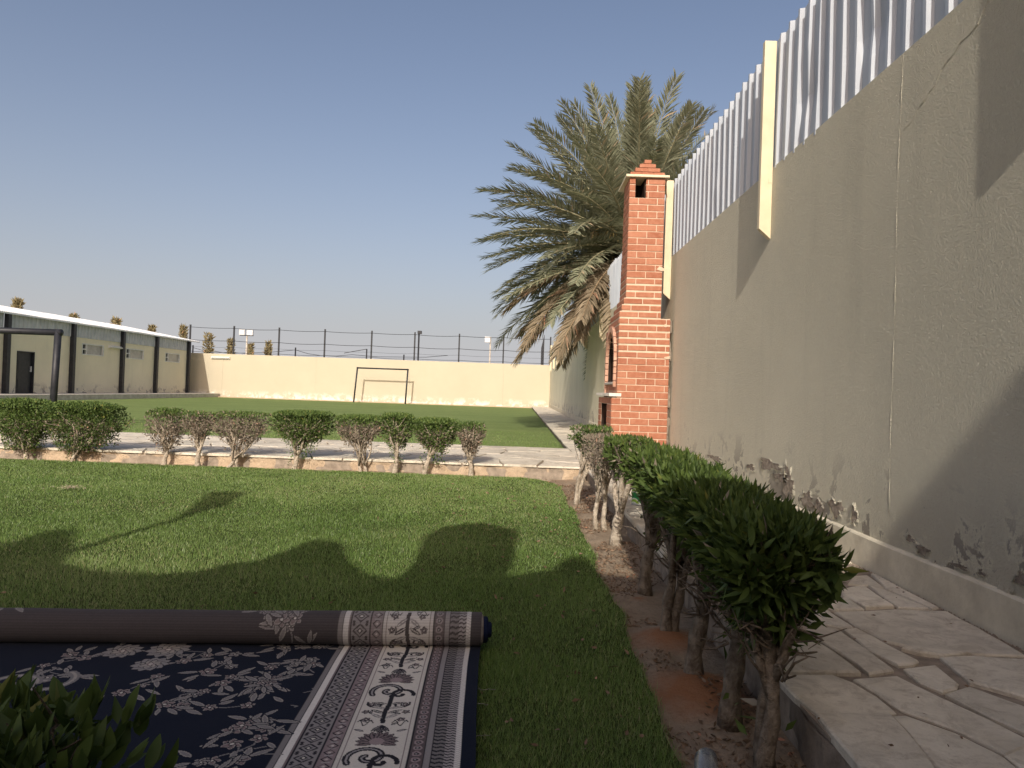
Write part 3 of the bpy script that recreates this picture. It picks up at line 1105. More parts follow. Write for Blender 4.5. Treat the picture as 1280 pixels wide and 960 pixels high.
# ------------------------------------------------------------------ long shed on the left
XF = -21.3
Z_FL = 0.27
Y_S0, Y_S1 = 24.6, 46.4
Z_EAVE = 3.62
shed = empty('long_shed', (XF, 36, Z_FL), 'long cream shed with black columns and white corrugated roof at left', 'shed')


def yfx(px, py):
    """y on the facade plane for a pixel"""
    a, b_ = ray(px, py)
    return XF / a


win = [((100, 430), (127, 444.5)), ((155.5, 436), (177.5, 449)), ((205, 441.7), (223, 452.5))]
holes = []
for (p0, p1) in win:
    y0, y1 = yfx(*p0), yfx(*p1)
    zc = at_y((p0[0] + p1[0]) / 2, (p0[1] + p1[1]) / 2, (y0 + y1) / 2)[1]
    holes.append((y0, y1, zc - 0.27, zc + 0.29))
dy0, dy1 = yfx(17, 465), yfx(39, 465)
Z_BAND = 3.0
cols_y = [25.3, 29.6, 34.0, 38.3, 41.9, 46.0]
# wall built around its openings
wl = MB()
hy = sorted([(h[0], h[1], h[2], h[3]) for h in holes] + [(dy0, dy1, Z_FL, 2.08)])
yc = Y_S0
for (a, b_, z0_, z1_) in hy:
    wl.box(XF - 0.2, XF, yc, a, Z_FL - 0.1, Z_BAND)
    if z0_ > Z_FL:
        wl.box(XF - 0.2, XF, a, b_, Z_FL - 0.1, z0_)
    wl.box(XF - 0.2, XF, a, b_, z1_, Z_BAND)
    yc = b_
wl.box(XF - 0.2, XF, yc, Y_S1, Z_FL - 0.1, Z_BAND)
wl.box(-26.0, XF - 0.201, Y_S1 - 0.2, Y_S1, Z_FL - 0.1, Z_BAND)
wl.box(-26.0, XF - 0.201, Y_S0, Y_S0 + 0.2, Z_FL - 0.1, Z_BAND)
wl.box(-26.0, -25.8, Y_S0 + 0.21, Y_S1 - 0.21, Z_FL - 0.1, Z_BAND)
wl.build('wall', MAT['facade'], shed)
for ya, yb in zip(cols_y[:-1], cols_y[1:]):
    mb = MB()
    cs = []
    yy = ya + 0.11
    k = 0
    while yy < yb - 0.1:
        cs.append((yy, 0.012 if k % 4 in (0, 1) else 0.042))
        yy += 0.10 if k % 2 == 0 else 0.035
        k += 1
    vs = [(XF + 0.0 + d, q, z) for z in (Z_BAND - 0.04, Z_EAVE) for (q, d) in cs]
    m_ = len(cs)
    mb.add(vs, [(i, i + 1, m_ + i + 1, m_ + i) for i in range(m_ - 1)])
    mb.build('corrugated_band', MAT['grey_steel'], shed)
for yc in cols_y:
    MB().box(XF + 0.005, XF + 0.19, yc - 0.10, yc + 0.10, Z_FL - 0.01, Z_EAVE - 0.01).build('column', MAT['iron'], shed)
for (a, b_, z0_, z1_) in holes:
    fr = MB()
    t = 0.05
    x0, x1 = XF - 0.12, XF + 0.02
    fr.box(x0, x1, a, b_, z0_, z0_ + t)
    fr.box(x0, x1, a, b_, z1_ - t, z1_)
    fr.box(x0, x1, a, a + t, z0_ + t, z1_ - t)
    fr.box(x0, x1, b_ - t, b_, z0_ + t, z1_ - t)
    ym = a + 0.20 * (b_ - a)
    fr.box(x0, x1, ym - 0.03, ym + 0.03, z0_ + t, z1_ - t)
    zm = (z0_ + z1_) / 2
    fr.box(x0, x1 - 0.003, a + t, ym - 0.03, zm - 0.03, zm + 0.03)
    f = fr.build('window', MAT['tube_white'], shed)
    MB().box(XF - 0.09, XF - 0.07, ym + 0.03, b_ - t, z0_ + t, z1_ - t).build('pane', simple('frosted_pane', (0.30, 0.29, 0.27), (0.40, 0.39, 0.36), 3, 0.25, 0.5) if 'frost' not in MAT else MAT['frost'], f)
    MB().box(XF - 0.09, XF - 0.07, a + t, ym - 0.03, z0_ + t, zm - 0.03).build('pane', MAT['iron'], f)
    MB().box(XF - 0.09, XF - 0.07, a + t, ym - 0.03, zm + 0.03, z1_ - t).build('pane', MAT['iron'], f)
dr = MB()
dr.box(XF - 0.14, XF - 0.06, dy0 + 0.04, dy1 - 0.04, Z_FL, 2.04)
door = dr.build('door', MAT['iron'], shed)
df = MB()
df.box(XF - 0.18, XF + 0.03, dy0, dy0 + 0.045, Z_FL, 2.08)
df.box(XF - 0.18, XF + 0.03, dy1 - 0.045, dy1, Z_FL, 2.08)
df.box(XF - 0.18, XF + 0.03, dy0 + 0.045, dy1 - 0.045, 2.035, 2.08)
df.build('door_frame', MAT['iron'], door)
MB().box(XF - 0.06, XF + 0.0, dy1 - 0.16, dy1 - 0.12, 1.2, 1.45).build('handle', MAT['grey_steel'], door)
for zz in (0.55, 1.35):
    MB().box(XF - 0.0595, XF - 0.045, dy0 + 0.18, dy1 - 0.24, zz - 0.2, zz + 0.35).build('door_panel', MAT['iron'], door)
# roof: corrugated sheets rising away from the eave
rf = None
yr = Y_S0 - 0.3
k = 0
while yr < Y_S1 + 0.3:
    mb = MB()
    cs = []
    for q in range(17):
        cs.append((yr + q * 0.0625, 0.03 if q % 2 else 0.0))
    jz = rs.uniform(-0.004, 0.012)
    vs = []
    for (xx, zz) in ((XF + 0.2, Z_EAVE + 0.0), (XF - 2.4, Z_EAVE + 0.45), (XF - 4.9, Z_EAVE + 0.86)):
        vs += [(xx, q, zz + d + jz) for q, d in cs]
    vs += [(XF + 0.2, q, Z_EAVE - 0.06) for q, d in cs]
    m_ = len(cs)
    fs = [(j * m_ + i, j * m_ + i + 1, (j + 1) * m_ + i + 1, (j + 1) * m_ + i) for j in (0, 1) for i in range(m_ - 1)]
    fs += [(3 * m_ + i, 3 * m_ + i + 1, i + 1, i) for i in range(m_ - 1)]
    mb.add(vs, fs)
    mb.build('roof_sheet', MAT['white_steel'], shed)
    yr += 1.0
y0, y1 = yfx(133, 434), yfx(150, 434)
tl = empty('tube_lamp', (XF, y0, 2.4), 'cream tube lamp fixed between two shed windows', 'lamp')
zl = at_y(141, 434, (y0 + y1) / 2)[1]
MB().box(XF + 0.002, XF + 0.09, y0, y1, zl - 0.06, zl + 0.08).build('housing', MAT['tube_white'], tl)
MB().tube([(XF + 0.13, y0 + 0.04, zl), (XF + 0.13, y1 - 0.04, zl)], 0.035, 8).build('tube', MAT['tube_white'], tl)

# ------------------------------------------------------------------ football goals
def goal(y, xl, xr, ht, r, label, leanl, leanr, stay=0.9):
    t = empty('football_goal', ((xl + xr) / 2, y, Z_UP), label, 'goal')
    for x, ln in ((xl, leanl), (xr, leanr)):
        MB().tube([(x - ln, y, Z_UP - 0.02), (x, y, Z_UP + ht + r)], r, 10).build('post', MAT['iron'], t, True)
    MB().tube([(xl - r, y + 0.002, Z_UP + ht), (xr + r, y + 0.002, Z_UP + ht)], r * 0.98, 10).build('crossbar', MAT['iron'], t, True)
    return t


Yg = 46.1
gx0, gz0 = at_y(446.9, 460, Yg)
gx1, gz1 = at_y(510.2, 461.3, Yg)
goal(Yg, gx0, gx1, (gz0 + gz1) / 2 - Z_UP, 0.05, 'slim black football goal standing against the far cream wall', 0.17, 0.10)
ax, az = at_y(70, 415, 14.5)
goal(14.5, ax - 3.4, ax, az - Z_UP, 0.068, 'large black football goal in front of the shed behind the hedge', 0.02, 0.06)

# ------------------------------------------------------------------ brick barbecue with chimney
bbq = empty('brick_barbecue', (1.6, 10, Z_PATH), 'tall red brick barbecue chimney with arched oven beside the wall', 'barbecue')
YB = 9.8
CH = 0.0905                                      # course height
BL, JT = 0.246, 0.011                            # brick length, joint
zc0 = Z_PATH


def zpix(y_):
    return CAM_H + (494.5 - y_) / 91.84


def left_x(z):
    """left face of the masonry by height"""
    if z < zpix(495):
        return 1.275
    if z < zpix(389):
        return 1.345
    if z < zpix(381.5):
        return 1.372
    if z < zpix(374.5):
        return 1.398
    return 1.425


def right_x(z):
    return 2.035 if z < zpix(396) else 1.903


def back_y(z):
    if z < zpix(495):
        return YB + 1.52
    if z < zpix(409):
        return YB + 1.40
    s = (z - zpix(409)) / (zpix(374) - zpix(409))
    if s < 1:
        return YB + 1.25 - s * 0.62
    s = min(1.0, (z - zpix(374)) / (zpix(300) - zpix(374)))
    return YB + 0.63 - 0.13 * s


OY0, OY1, OZ0, OZ1 = YB + 0.20, YB + 1.08, zpix(480), zpix(411)        # arched mouth
SY0, SY1, SZ0, SZ1 = YB + 0.48, YB + 1.18, 0.30, zpix(509)             # wood store
HX0, HX1, HZ0, HZ1 = 1.50, 1.645, zpix(247), zpix(222.5)               # smoke hole
LZ0, LZ1, LY0, LY1 = HZ0 - 0.35, HZ1, YB + 0.14, YB + 0.33
ARC_R = (OY1 - OY0) / 2
ARC_C = ((OY0 + OY1) / 2, OZ1 - ARC_R)


def in_mouth(y_, z, m=0.0):
    cy, cz = ARC_C
    if z < OZ0 - m:
        return False
    if z < cz:
        return abs(y_ - cy) < ARC_R + m
    return math.hypot(y_ - cy, z - cz) < ARC_R + m


ncourse = int(round((zpix(222) - zc0) / CH))
CH = (zpix(222) - zc0) / ncourse
core = MB()                                       # mortar body, one slab ring per course
hol = MB()
brick_cache = {}


def brick_obj(x0, x1, y0, y1, z0, z1, mat, key):
    k = (round(x1 - x0, 3), round(y1 - y0, 3), round(z1 - z0, 3), key)
    c = ((x0 + x1) / 2, (y0 + y1) / 2, (z0 + z1) / 2)
    if k not in brick_cache:
        mb = MB()
        hx, hy_, hz = (x1 - x0) / 2, (y1 - y0) / 2, (z1 - z0) / 2
        mb.cbox(-hx, hx, -hy_, hy_, -hz, hz, 0.0035)
        me = bpy.data.meshes.new('brick')
        me.from_pydata(mb.v, [], mb.f)
        me.materials.append(mat)
        brick_cache[k] = me
    return link('brick', brick_cache[k], bbq, c)


rb = random.Random(3)
nbr = 0
for ci in range(ncourse):
    z0, z1 = zc0 + ci * CH, zc0 + (ci + 1) * CH
    zm = (z0 + z1) / 2
    lx, rx, by = left_x(zm), right_x(zm), back_y(zm)
    # mortar core with the openings left hollow
    mouth = [in_mouth(ARC_C[0], zm)]
    xin = lx + 0.62 if (rx > 1.95) else lx
    segs = []
    if OZ0 < zm < OZ1:
        cy = ARC_C[0]
        half = ARC_R if zm < ARC_C[1] else math.sqrt(max(0.0, ARC_R ** 2 - (zm - ARC_C[1]) ** 2))
        segs = [(YB, cy - half), (cy + half, by)]
    elif SZ0 < zm < SZ1:
        segs = [(YB, SY0), (SY1, by)]
    if segs:
        xm = min(rx - 0.06, lx + 0.55)
        for (a, b_) in segs:
            if b_ - a > 0.02:
                core.box(lx, xm, a, b_, z0, z1)
        core.box(xm, rx, YB, by, z0, z1)
        a, b_ = segs[0][1], segs[1][0]
        hol.box(xm - 0.02, xm - 0.001, a, b_, z0, z1)
        hol.box(lx + 0.004, xm - 0.02, b_ - 0.002 - 0.02, b_ - 0.002, z0, z1)
        hol.box(lx + 0.004, xm - 0.02, a + 0.002, a + 0.022, z0, z1)
    elif HZ0 - 0.002 < zm < HZ1 + 0.01:
        core.box(lx, HX0, YB, by, z0, z1)
        core.box(HX1, rx, YB, by, z0, z1)
        core.box(HX0, HX1, YB + 0.38, by, z0, z1, 0)
        hol.box(HX0 + 0.001, HX1 - 0.001, YB + 0.36, YB + 0.379, z0, z1)
        hol.box(HX0 + 0.001, HX0 + 0.015, YB + 0.05, YB + 0.36, z0, z1)
        hol.box(HX1 - 0.015, HX1 - 0.001, YB + 0.05, YB + 0.36, z0, z1)
    else:
        core.box(lx, rx, YB, by, z0, z1)
    # joints are thick and pale in the middle courses, thin below and above
    jt = 0.026 if zpix(452) < zm < zpix(345) else JT
    # bricks of the face towards the lawn end of the walkway
    half_off = (ci % 2) * (BL + JT) / 2
    x = lx - half_off * (1 if ci % 2 else 0)
    while x < rx - 0.012:
        a, b_ = max(lx, x), min(rx, x + BL)
        if b_ - a > 0.03:
            pieces = [(a, b_)]
            if HZ0 - 0.002 < zm < HZ1 + 0.01:
                pieces = [(a, min(b_, HX0)), (max(a, HX1), b_)]
            for (p, q) in pieces:
                if q - p > 0.02:
                    d = 0.007 + rb.uniform(-0.0015, 0.003)
                    brick_obj(p + (0.0 if p > lx else -0.005), q, YB - d, YB + 0.05, z0 + jt / 2, z1 - jt / 2, MAT['brick'], 'f%d' % int(d * 800))
                    nbr += 1
        x += BL + JT
    # bricks of the left face
    y_ = YB + 0.055 - ((ci + 1) % 2) * (BL + JT) / 2
    while y_ < by - 0.012:
        a, b_ = max(YB + 0.056, y_), min(by, y_ + BL)
        if b_ - a > 0.03:
            pieces = [(a, b_)]
            if segs:
                o0, o1 = segs[0][1], segs[1][0]
                pieces = [(a, min(b_, o0)), (max(a, o1), b_)]
            for (p, q) in pieces:
                if q - p > 0.025:
                    brick_obj(lx - 0.006, lx + 0.022, p, q, z0 + jt / 2, z1 - jt / 2, MAT['brick'], 'l')
                    nbr += 1
        y_ += BL + JT
core.build('masonry_core', MAT['mortar'], bbq)
hol.build('dark_lining', MAT['soot_shade'], bbq)
# back and right faces, out of the photograph: joined
rr_ = MB()
for ci in range(ncourse):
    z0, z1 = zc0 + ci * CH + 0.006, zc0 + (ci + 1) * CH - 0.006
    zm = (z0 + z1) / 2
    lx, rx, by = left_x(zm), right_x(zm), back_y(zm)
    x = lx
    while x < rx - 0.02:
        rr_.box(x, min(rx, x + BL), by - 0.03, by + 0.006, z0, z1)
        x += BL + JT
    if rx < 1.95:
        y_ = YB + 0.06
        while y_ < by - 0.04:
            rr_.box(rx - 0.03, rx + 0.006, y_, min(by - 0.035, y_ + BL), z0, z1)
            y_ += BL + JT
tag(rr_.build('brick', MAT['brick'], bbq), kind='stuff')
# arch ring and jambs stand proud of the left face
lx = 1.345
nv = 13
for k in range(nv):
    a0, a1 = math.pi * k / nv + 0.012, math.pi * (k + 1) / nv - 0.012
    ri, ro = ARC_R - 0.004, ARC_R + 0.075
    cy, cz = ARC_C
    poly = [(cy + r_ * math.cos(a), cz + r_ * math.sin(a)) for r_, a in ((ri, a0), (ro, a0), (ro, (a0 + a1) / 2), (ro, a1), (ri, a1), (ri, (a0 + a1) / 2))]
    mb = MB()
    mb.prism(poly, lx - 0.042, lx + 0.012, 0, 'x')
    mb.build('arch_brick', MAT['arch'], bbq)
for s, z_low in ((OY0 + 0.004 - 0.075, ARC_C[1] - 0.36), (OY1 - 0.004, ARC_C[1] - 0.55)):
    z = z_low
    while z < ARC_C[1] - 0.02:
        MB().cbox(lx - 0.042, lx + 0.012, s, s + 0.075, z, min(z + 0.085, ARC_C[1] - 0.008), 0.004).build('arch_brick', MAT['arch'], bbq)
        z += 0.093
MB().cbox(1.235, 1.40, YB - 0.02, YB + 1.56, zpix(496.5), zpix(492.3), 0.004).build('ledge_slab', MAT['marble'], bbq)
MB().cbox(1.30, 1.55, OY0 + 0.01, OY1 - 0.01, OZ0 - 0.01, OZ0 + 0.022, 0.004).build('hearth_slab', MAT['concrete'], bbq)
ct = zpix(222)
MB().cbox(1.365, 1.955, YB - 0.055, YB + 0.72, ct, ct + 0.034, 0.005).build('cornice_slab', MAT['post_paint'], bbq)
# stepped gable crown, brick by brick
zc = ct + 0.034
gx = 1.665
gw = [0.475, 0.345, 0.225, 0.10]
hh = (zpix(198) - zc) / 4
cg = MB()
for k, w_ in enumerate(gw):
    x = gx - w_ / 2
    nb_ = max(1, round(w_ / 0.16))
    for q in range(nb_):
        a, b_ = x + q * w_ / nb_ + 0.003, x + (q + 1) * w_ / nb_ - 0.003
        brick_obj(a, b_, YB + 0.02, YB + 0.12, zc + k * hh + 0.003, zc + (k + 1) * hh - 0.003, MAT['brick'], 'g')
    cg.box(x + 0.004, x + w_ - 0.004, YB + 0.028, YB + 0.112, zc + k * hh, zc + (k + 1) * hh - 0.006)
    cg.box(x + 0.01, x + w_ - 0.01, YB + 0.125, YB + 0.52 - 0.09 * k, zc + k * hh, zc + (k + 1) * hh - 0.003)
cg.build('crown_core', MAT['brick'], bbq)
# plaster smears
for (px_, py_, s) in ((826, 336, 0.05), (826, 559, 0.055), (832, 407, 0.03), (834, 447, 0.04)):
    x, z = at_y(px_, py_, YB)
    poly = [(x + s * (1 + 0.35 * math.sin(a * 3 + px_)) * math.cos(a), z + s * 0.6 * (1 + 0.3 * math.sin(a * 2 + py_)) * math.sin(a)) for a in np.linspace(0, 2 * math.pi, 10)[:-1]]
    MB().prism(poly, YB - 0.014, YB + 0.01, 0, 'y').build('mortar_smear', MAT['mortar'], bbq)
ed = MB()
zz = zc0
while zz < zpix(400):
    h_ = rb.uniform(0.03, 0.13)
    if rb.random() < 0.7:
        y_e = YB + rb.uniform(0.01, 0.06)
        ed.box(2.035, X_WALL - rb.uniform(0.003, 0.022), y_e, YB + 0.2, zz, zz + h_ - 0.004)
    zz += h_
ed.build('gap_shade_edge', MAT['kerb'], bbq)  # mortar lumps coloured dark to stand in for the gap's shade

# ------------------------------------------------------------------ shrubs
def leaf_cloud(pts, nrm, L, W, r, up_bias=0.5, jit=0.6, fold=0.25, dark=None):
    """pointed folded leaves at points, growing along their normals; returns V,F (quads as tris)"""
    n = len(pts)
    d = nrm + jit * r.standard_normal((n, 3))
    d[:, 2] += up_bias
    d /= np.linalg.norm(d, axis=1)[:, None]
    rv = r.standard_normal((n, 3))
    s = np.cross(d, rv)
    s /= np.linalg.norm(s, axis=1)[:, None] + 1e-9
    nn = np.cross(s, d)
    l = (L * r.uniform(0.45, 1.25, n))[:, None]
    wd = (W * r.uniform(0.75, 1.2, n))[:, None]
    base = pts
    m1 = pts + d * l * 0.38
    tip = pts + d * l + nn * l * 0.12
    V = np.stack([base, m1 + s * wd / 2 + nn * wd * fold, m1 - nn * 0, m1 - s * wd / 2 + nn * wd * fold, tip], 1)
    F0 = np.array([(0, 1, 2), (0, 2, 3), (1, 4, 2), (2, 4, 3)])
    F = (np.arange(n)[:, None, None] * 5 + F0[None]).reshape(-1, 3)
    return V.reshape(-1, 3), F


def crown_points(n, cx, cy, cz, rx, ry, rz, r, shell=0.55, flat=True, taper=0.45, toplayer=0.0):
    """points in a clipped-hedge shaped volume, with outward normals and lumpy outline"""
    d = r.standard_normal((n, 3))
    d /= np.linalg.norm(d, axis=1)[:, None]
    p = 4.5 if flat else 2.0
    k = (np.abs(d[:, 0]) ** p + np.abs(d[:, 1]) ** p + np.abs(d[:, 2]) ** p) ** (-1 / p)
    lump = 1 + 0.16 * np.sin(d[:, 0] * 5 + cx * 9) * np.sin(d[:, 1] * 6 + cy * 7) + 0.10 * np.sin(d[:, 2] * 9 + d[:, 0] * 7 + cx)
    t = (shell + (1 - shell) * r.random(n) ** 0.6) * k * lump
    hf = np.clip((d[:, 2] * t + 1) / 2, 0, 1)
    xy = (1 - taper) + taper * np.clip(hf * 1.7, 0, 1)
    zz = np.minimum(d[:, 2] * t, 0.96 + 0.06 * r.standard_normal(n))
    P = np.stack([cx + d[:, 0] * t * rx * xy, cy + d[:, 1] * t * ry * xy, cz + zz * rz], 1)
    N = d / np.array([rx, ry, rz])
    topn = r.random(n) < toplayer
    k_ = int(topn.sum())
    a_ = r.uniform(0, 2 * np.pi, k_)
    q_ = np.sqrt(r.random(k_)) * 1.02
    sq_ = (np.abs(np.cos(a_)) ** 4 + np.abs(np.sin(a_)) ** 4) ** -0.25
    P[topn] = np.stack([cx + rx * q_ * sq_ * np.cos(a_), cy + ry * q_ * sq_ * np.sin(a_), cz + rz * (0.90 + 0.10 * r.random(k_) - 0.18 * q_ ** 4)], 1)
    N[topn] = np.array([0, 0, 1.0]) * 0.02
    N /= np.linalg.norm(N, axis=1)[:, None]
    return P, N


def limbs(mb, base, r0, crown, r, nl=5, fork=0.3, twigs=3, lean=(0, 0), stems=1, wob=0.03):
    cx, cy, cz, rx, ry, rz = crown
    tips = []
    for s in range(stems):
        b0 = Vector(base) + Vector((r.uniform(-1, 1), r.uniform(-1, 1), 0)) * (0.05 if stems > 1 else 0)
        fz = fork * r.uniform(0.85, 1.15)
        tgt = Vector((cx, cy, 0)) - Vector((b0.x, b0.y, 0))
        fp = b0 + Vector((tgt.x * 0.45 + lean[0] + r.uniform(-wob, wob), tgt.y * 0.45 + lean[1] + r.uniform(-wob, wob), fz))
        pts = []
        for i in range(7):
            t = i / 6
            p = b0.lerp(fp, t)
            p.x += wob * math.sin(t * 5 + base[0] * 13 + s) * t * (1.2 - t)
            p.y += wob * math.cos(t * 4 + base[1] * 11 + s) * t * (1.2 - t)
            pts.append(p)
        rr = r0 * (0.75 if stems > 1 else 1)
        mb.tube(pts, [rr * (1.25 if i == 0 else 1.06 if i == 1 else 1.0 - 0.05 * i + 0.13 * math.sin(i * 2.3 + s + base[0] * 9)) for i in range(7)], 9)
        for q in range(nl):
            a = 2 * math.pi * (q + r.uniform(-.3, .3)) / nl
            e = Vector((cx + 0.8 * rx * math.cos(a) * r.uniform(.5, 1), cy + 0.8 * ry * math.sin(a) * r.uniform(.5, 1), cz + rz * r.uniform(-.1, .7)))
            mid = fp.lerp(e, 0.5) + Vector((r.uniform(-wob, wob), r.uniform(-wob, wob), -0.03))
            st = pts[r.choice((4, 5, 6))]
            b1 = [st, st.lerp(mid, 0.5) + Vector((r.uniform(-wob, wob), r.uniform(-wob, wob), 0)) * 0.6, mid, mid.lerp(e, 0.5) + Vector((r.uniform(-wob, wob), 0, 0)), e]
            mb.tube(b1, [rr * .62, rr * .5, rr * .42, rr * .3, rr * .16], 6)
            for _ in range(twigs):
                st = b1[r.choice((1, 2, 3))]
                e2 = Vector((cx + rx * r.uniform(-.95, .95), cy + ry * r.uniform(-.95, .95), cz + rz * r.uniform(-.3, .95)))
                m2 = st.lerp(e2, 0.55) + Vector((r.uniform(-wob, wob), r.uniform(-wob, wob), r.uniform(-wob, wob)))
                mb.tube([st, m2, e2], [rr * .3, rr * .2, rr * .07], 4, cap=False)
                tips.append(e2)
    return tips


leaf_meshes = []


def shrub(name, base, trunk_r, crown, label, group, n_leaf, L, W, mats, dry_share=0.0, fork=0.3, nl=5, twigs=3, stems=1, bark='bark',
          seed=1, single=0, lean=(0, 0), low=0, dry_mat='leaf_dry', shell=0.5, topgreen=0.0):
    r = np.random.default_rng(seed)
    rp = random.Random(seed)
    t = empty(name, base, label, 'shrub', group)
    tb = MB()
    tips = limbs(tb, base, trunk_r, crown, rp, nl, fork, twigs, lean, stems)
    if single:
        for q in range(46):                     # dead twigs tangled under the crown
            a = rp.uniform(0, 6.28)
            p0 = Vector((base[0] + 0.03 * math.cos(a), base[1] + 0.03 * math.sin(a), rp.uniform(0.24, 0.46)))
            p0.x += (crown[0] - base[0]) * (p0.z / 0.5)
            p1 = p0 + Vector((0.13 * math.cos(a) * rp.random(), 0.13 * math.sin(a) * rp.random(), rp.uniform(-0.03, 0.14)))
            p2 = p1 + Vector((rp.uniform(-.07, .07), rp.uniform(-.07, .07), rp.uniform(-0.03, 0.08)))
            tb.tube([p0, p0.lerp(p1, .5) + Vector((0, 0, rp.uniform(-.02, .03))), p1, p2], [0.005, 0.004, 0.003, 0.0012], 4, cap=False)
    tb.build('trunk', MAT[bark], t, True)
    cx, cy, cz, rx, ry, rz = crown
    P, N = crown_points(n_leaf, cx, cy, cz, rx, ry, rz, r, shell, True, 0.35 + 0.3 * rp.random(), 0.22)
    # ragged underside: thin the lower third
    skirt = r.random(n_leaf) < 0.14
    P[skirt, 2] -= rz * r.uniform(0.3, 1.3, int(skirt.sum()))
    sq = r.uniform(0.25, 0.75, int(skirt.sum()))[:, None]
    P[skirt, :2] = np.array([cx, cy]) + (P[skirt, :2] - np.array([cx, cy])) * sq
    keep = (P[:, 2] > cz - 0.35 * rz) | (r.random(n_leaf) < 0.6)
    keep &= P[:, 2] > base[2] + 0.16
    # holes
    hole = vnoise(P[:, 0] * 1.0 + P[:, 2] * 0.7, P[:, 1] * 1.3 + P[:, 2], 0.09, seed + 3)
    keep &= hole > 0.27
    P, N = P[keep], N[keep]
    if low:
        a = r.uniform(0, 6.28, low)
        zz = r.uniform(0.02, fork * 1.3, low)
        P = np.concatenate([P, np.stack([base[0] + np.cos(a) * trunk_r * 1.6, base[1] + np.sin(a) * trunk_r * 1.6, base[2] + zz], 1)])
        N = np.concatenate([N, np.stack([np.cos(a), np.sin(a), 0 * a], 1)])
    dry = r.random(len(P)) < dry_share
    if topgreen:
        dry = (P[:, 2] < cz + rz * (0.78 - 0.6 * topgreen) + 0.18 * rz * r.standard_normal(len(P))) if dry_share >= 0.5 else (dry & (P[:, 2] < cz + 0.3 * rz))
    first = True
    for msk, mt in ((~dry, mats), (dry, dry_mat)):
        if msk.sum() == 0:
            continue
        V, F = leaf_cloud(P[msk], N[msk], L, W, r, 0.45, 0.85)
        me = np_mesh('crown', V - np.array(base), F, MAT[mt])
        c = link('crown' if mt == mats else 'dry_crown', me, t, base)
        c['kind'] = 'stuff'
    # leaves near enough to be picked apart: objects of their own on the side in view and the top
    if single:
        P2, N2 = crown_points(single * 4, cx, cy, cz, rx * 1.02, ry * 1.02, rz * 1.02, r, 0.92)
        ok = (N2[:, 2] > 0.25) | (N2[:, 1] < -0.2) | (N2[:, 0] > 0.5)
        ok &= P2[:, 2] > cz - 0.75 * rz
        P2, N2 = P2[ok][:single], N2[ok][:single]
        for p, nn in zip(P2, N2):
            d = Vector(nn) * 0.8 + 0.75 * Vector(r.standard_normal(3)) + Vector((0, 0, 0.5))
            q = d.to_track_quat('Y', 'Z')
            o = link('leaf', rp.choice(leaf_meshes), t, tuple(p), (q @ Matrix.Rotation(r.uniform(0, 6.28), 4, 'Y').to_quaternion()).to_euler())
            s = L / 0.1 * r.uniform(0.55, 1.1)
            o.scale = (s * W / L / 0.27, s, s)
    return t


def leaf_template(L=0.1, W=0.027, curl=0.012):
    n = 6
    vs, fs = [], []
    for i in range(n + 1):
        t = i / n
        hw = W / 2 * (math.sin(math.pi * min(1, t * 0.93 + 0.07)) ** 0.8) if 0 < i < n else W * 0.04
        z = -curl * t * t * 2
        vs += [(-hw, t * L, z + hw * 0.45), (0, t * L, z), (hw, t * L, z + hw * 0.45)]
    for i in range(n):
        a = i * 3
        fs += [(a, a + 1, a + 4, a + 3), (a + 1, a + 2, a + 5, a + 4)]
    me = bpy.data.meshes.new('leaf')
    me.from_pydata(vs, [], fs)
    me.materials.append(MAT['leaf'])
    me.polygons.foreach_set('use_smooth', [True] * len(fs))
    return me


leaf_meshes += [leaf_template(0.1, 0.027, 0.004), leaf_template(0.1, 0.025, 0.016), leaf_template(0.1, 0.030, -0.006), leaf_template(0.1, 0.024, 0.026)]

GH = 'clipped shrubs along the stone path kerb'
YK = 9.22
# far row, left to right: trunk px, crown px span, crown top/bottom px
far_rows = [
    (35, -6, 58, 499, 566, 'leafy green shrub at the far left end of the far hedge row', 'leaf_far', 0.2, 1.0, 2, 40, 1.0),
    (87, 56, 148, 503, 562, 'wide green shrub with a leafy foot left of the gap in the far row', 'leaf_far', 0.25, 1.0, 2, 45, 0.8),
    (204, 187, 228, 511, 560, 'grey twiggy shrub just right of the gap in the far hedge row', 'leaf_far', 0.75, 0.5, 1, 0, 0.25),
    (247, 229, 264, 515, 548, 'small half bare grey shrub on one stubby trunk in the far row', 'leaf_far', 0.75, 0.5, 1, 12, 0.05),
    (290, 260, 339, 515, 552, 'wide bare grey shrub with many fanned pale stems in the far row', 'leaf_far', 0.75, 0.45, 3, 0, 0.1),
    (367, 342, 415, 514, 552, 'dense green topped shrub on a thick leafy trunk in the middle of the far row', 'leaf_far', 0.2, 1.1, 1, 40, 1.0),
    (455, 420, 479, 519, 552, 'half grey shrub with splayed pale stems right of the dense green one', 'leaf_far', 0.55, 0.8, 2, 0, 0.7),
    (494, 478, 516, 517, 556, 'narrow green shrub with two stems third from the right end of the far row', 'leaf_far', 0.25, 0.9, 1, 14, 0.8),
    (531, 517, 574, 523, 562, 'rounded green shrub second from the right end of the far row', 'leaf_far', 0.3, 0.9, 1, 20, 0.6),
    (590, 577, 602, 528, 566, 'small pale shrub on one thin trunk at the right end of the far row', 'leaf_far', 0.7, 0.6, 1, 0, 0.3),
]
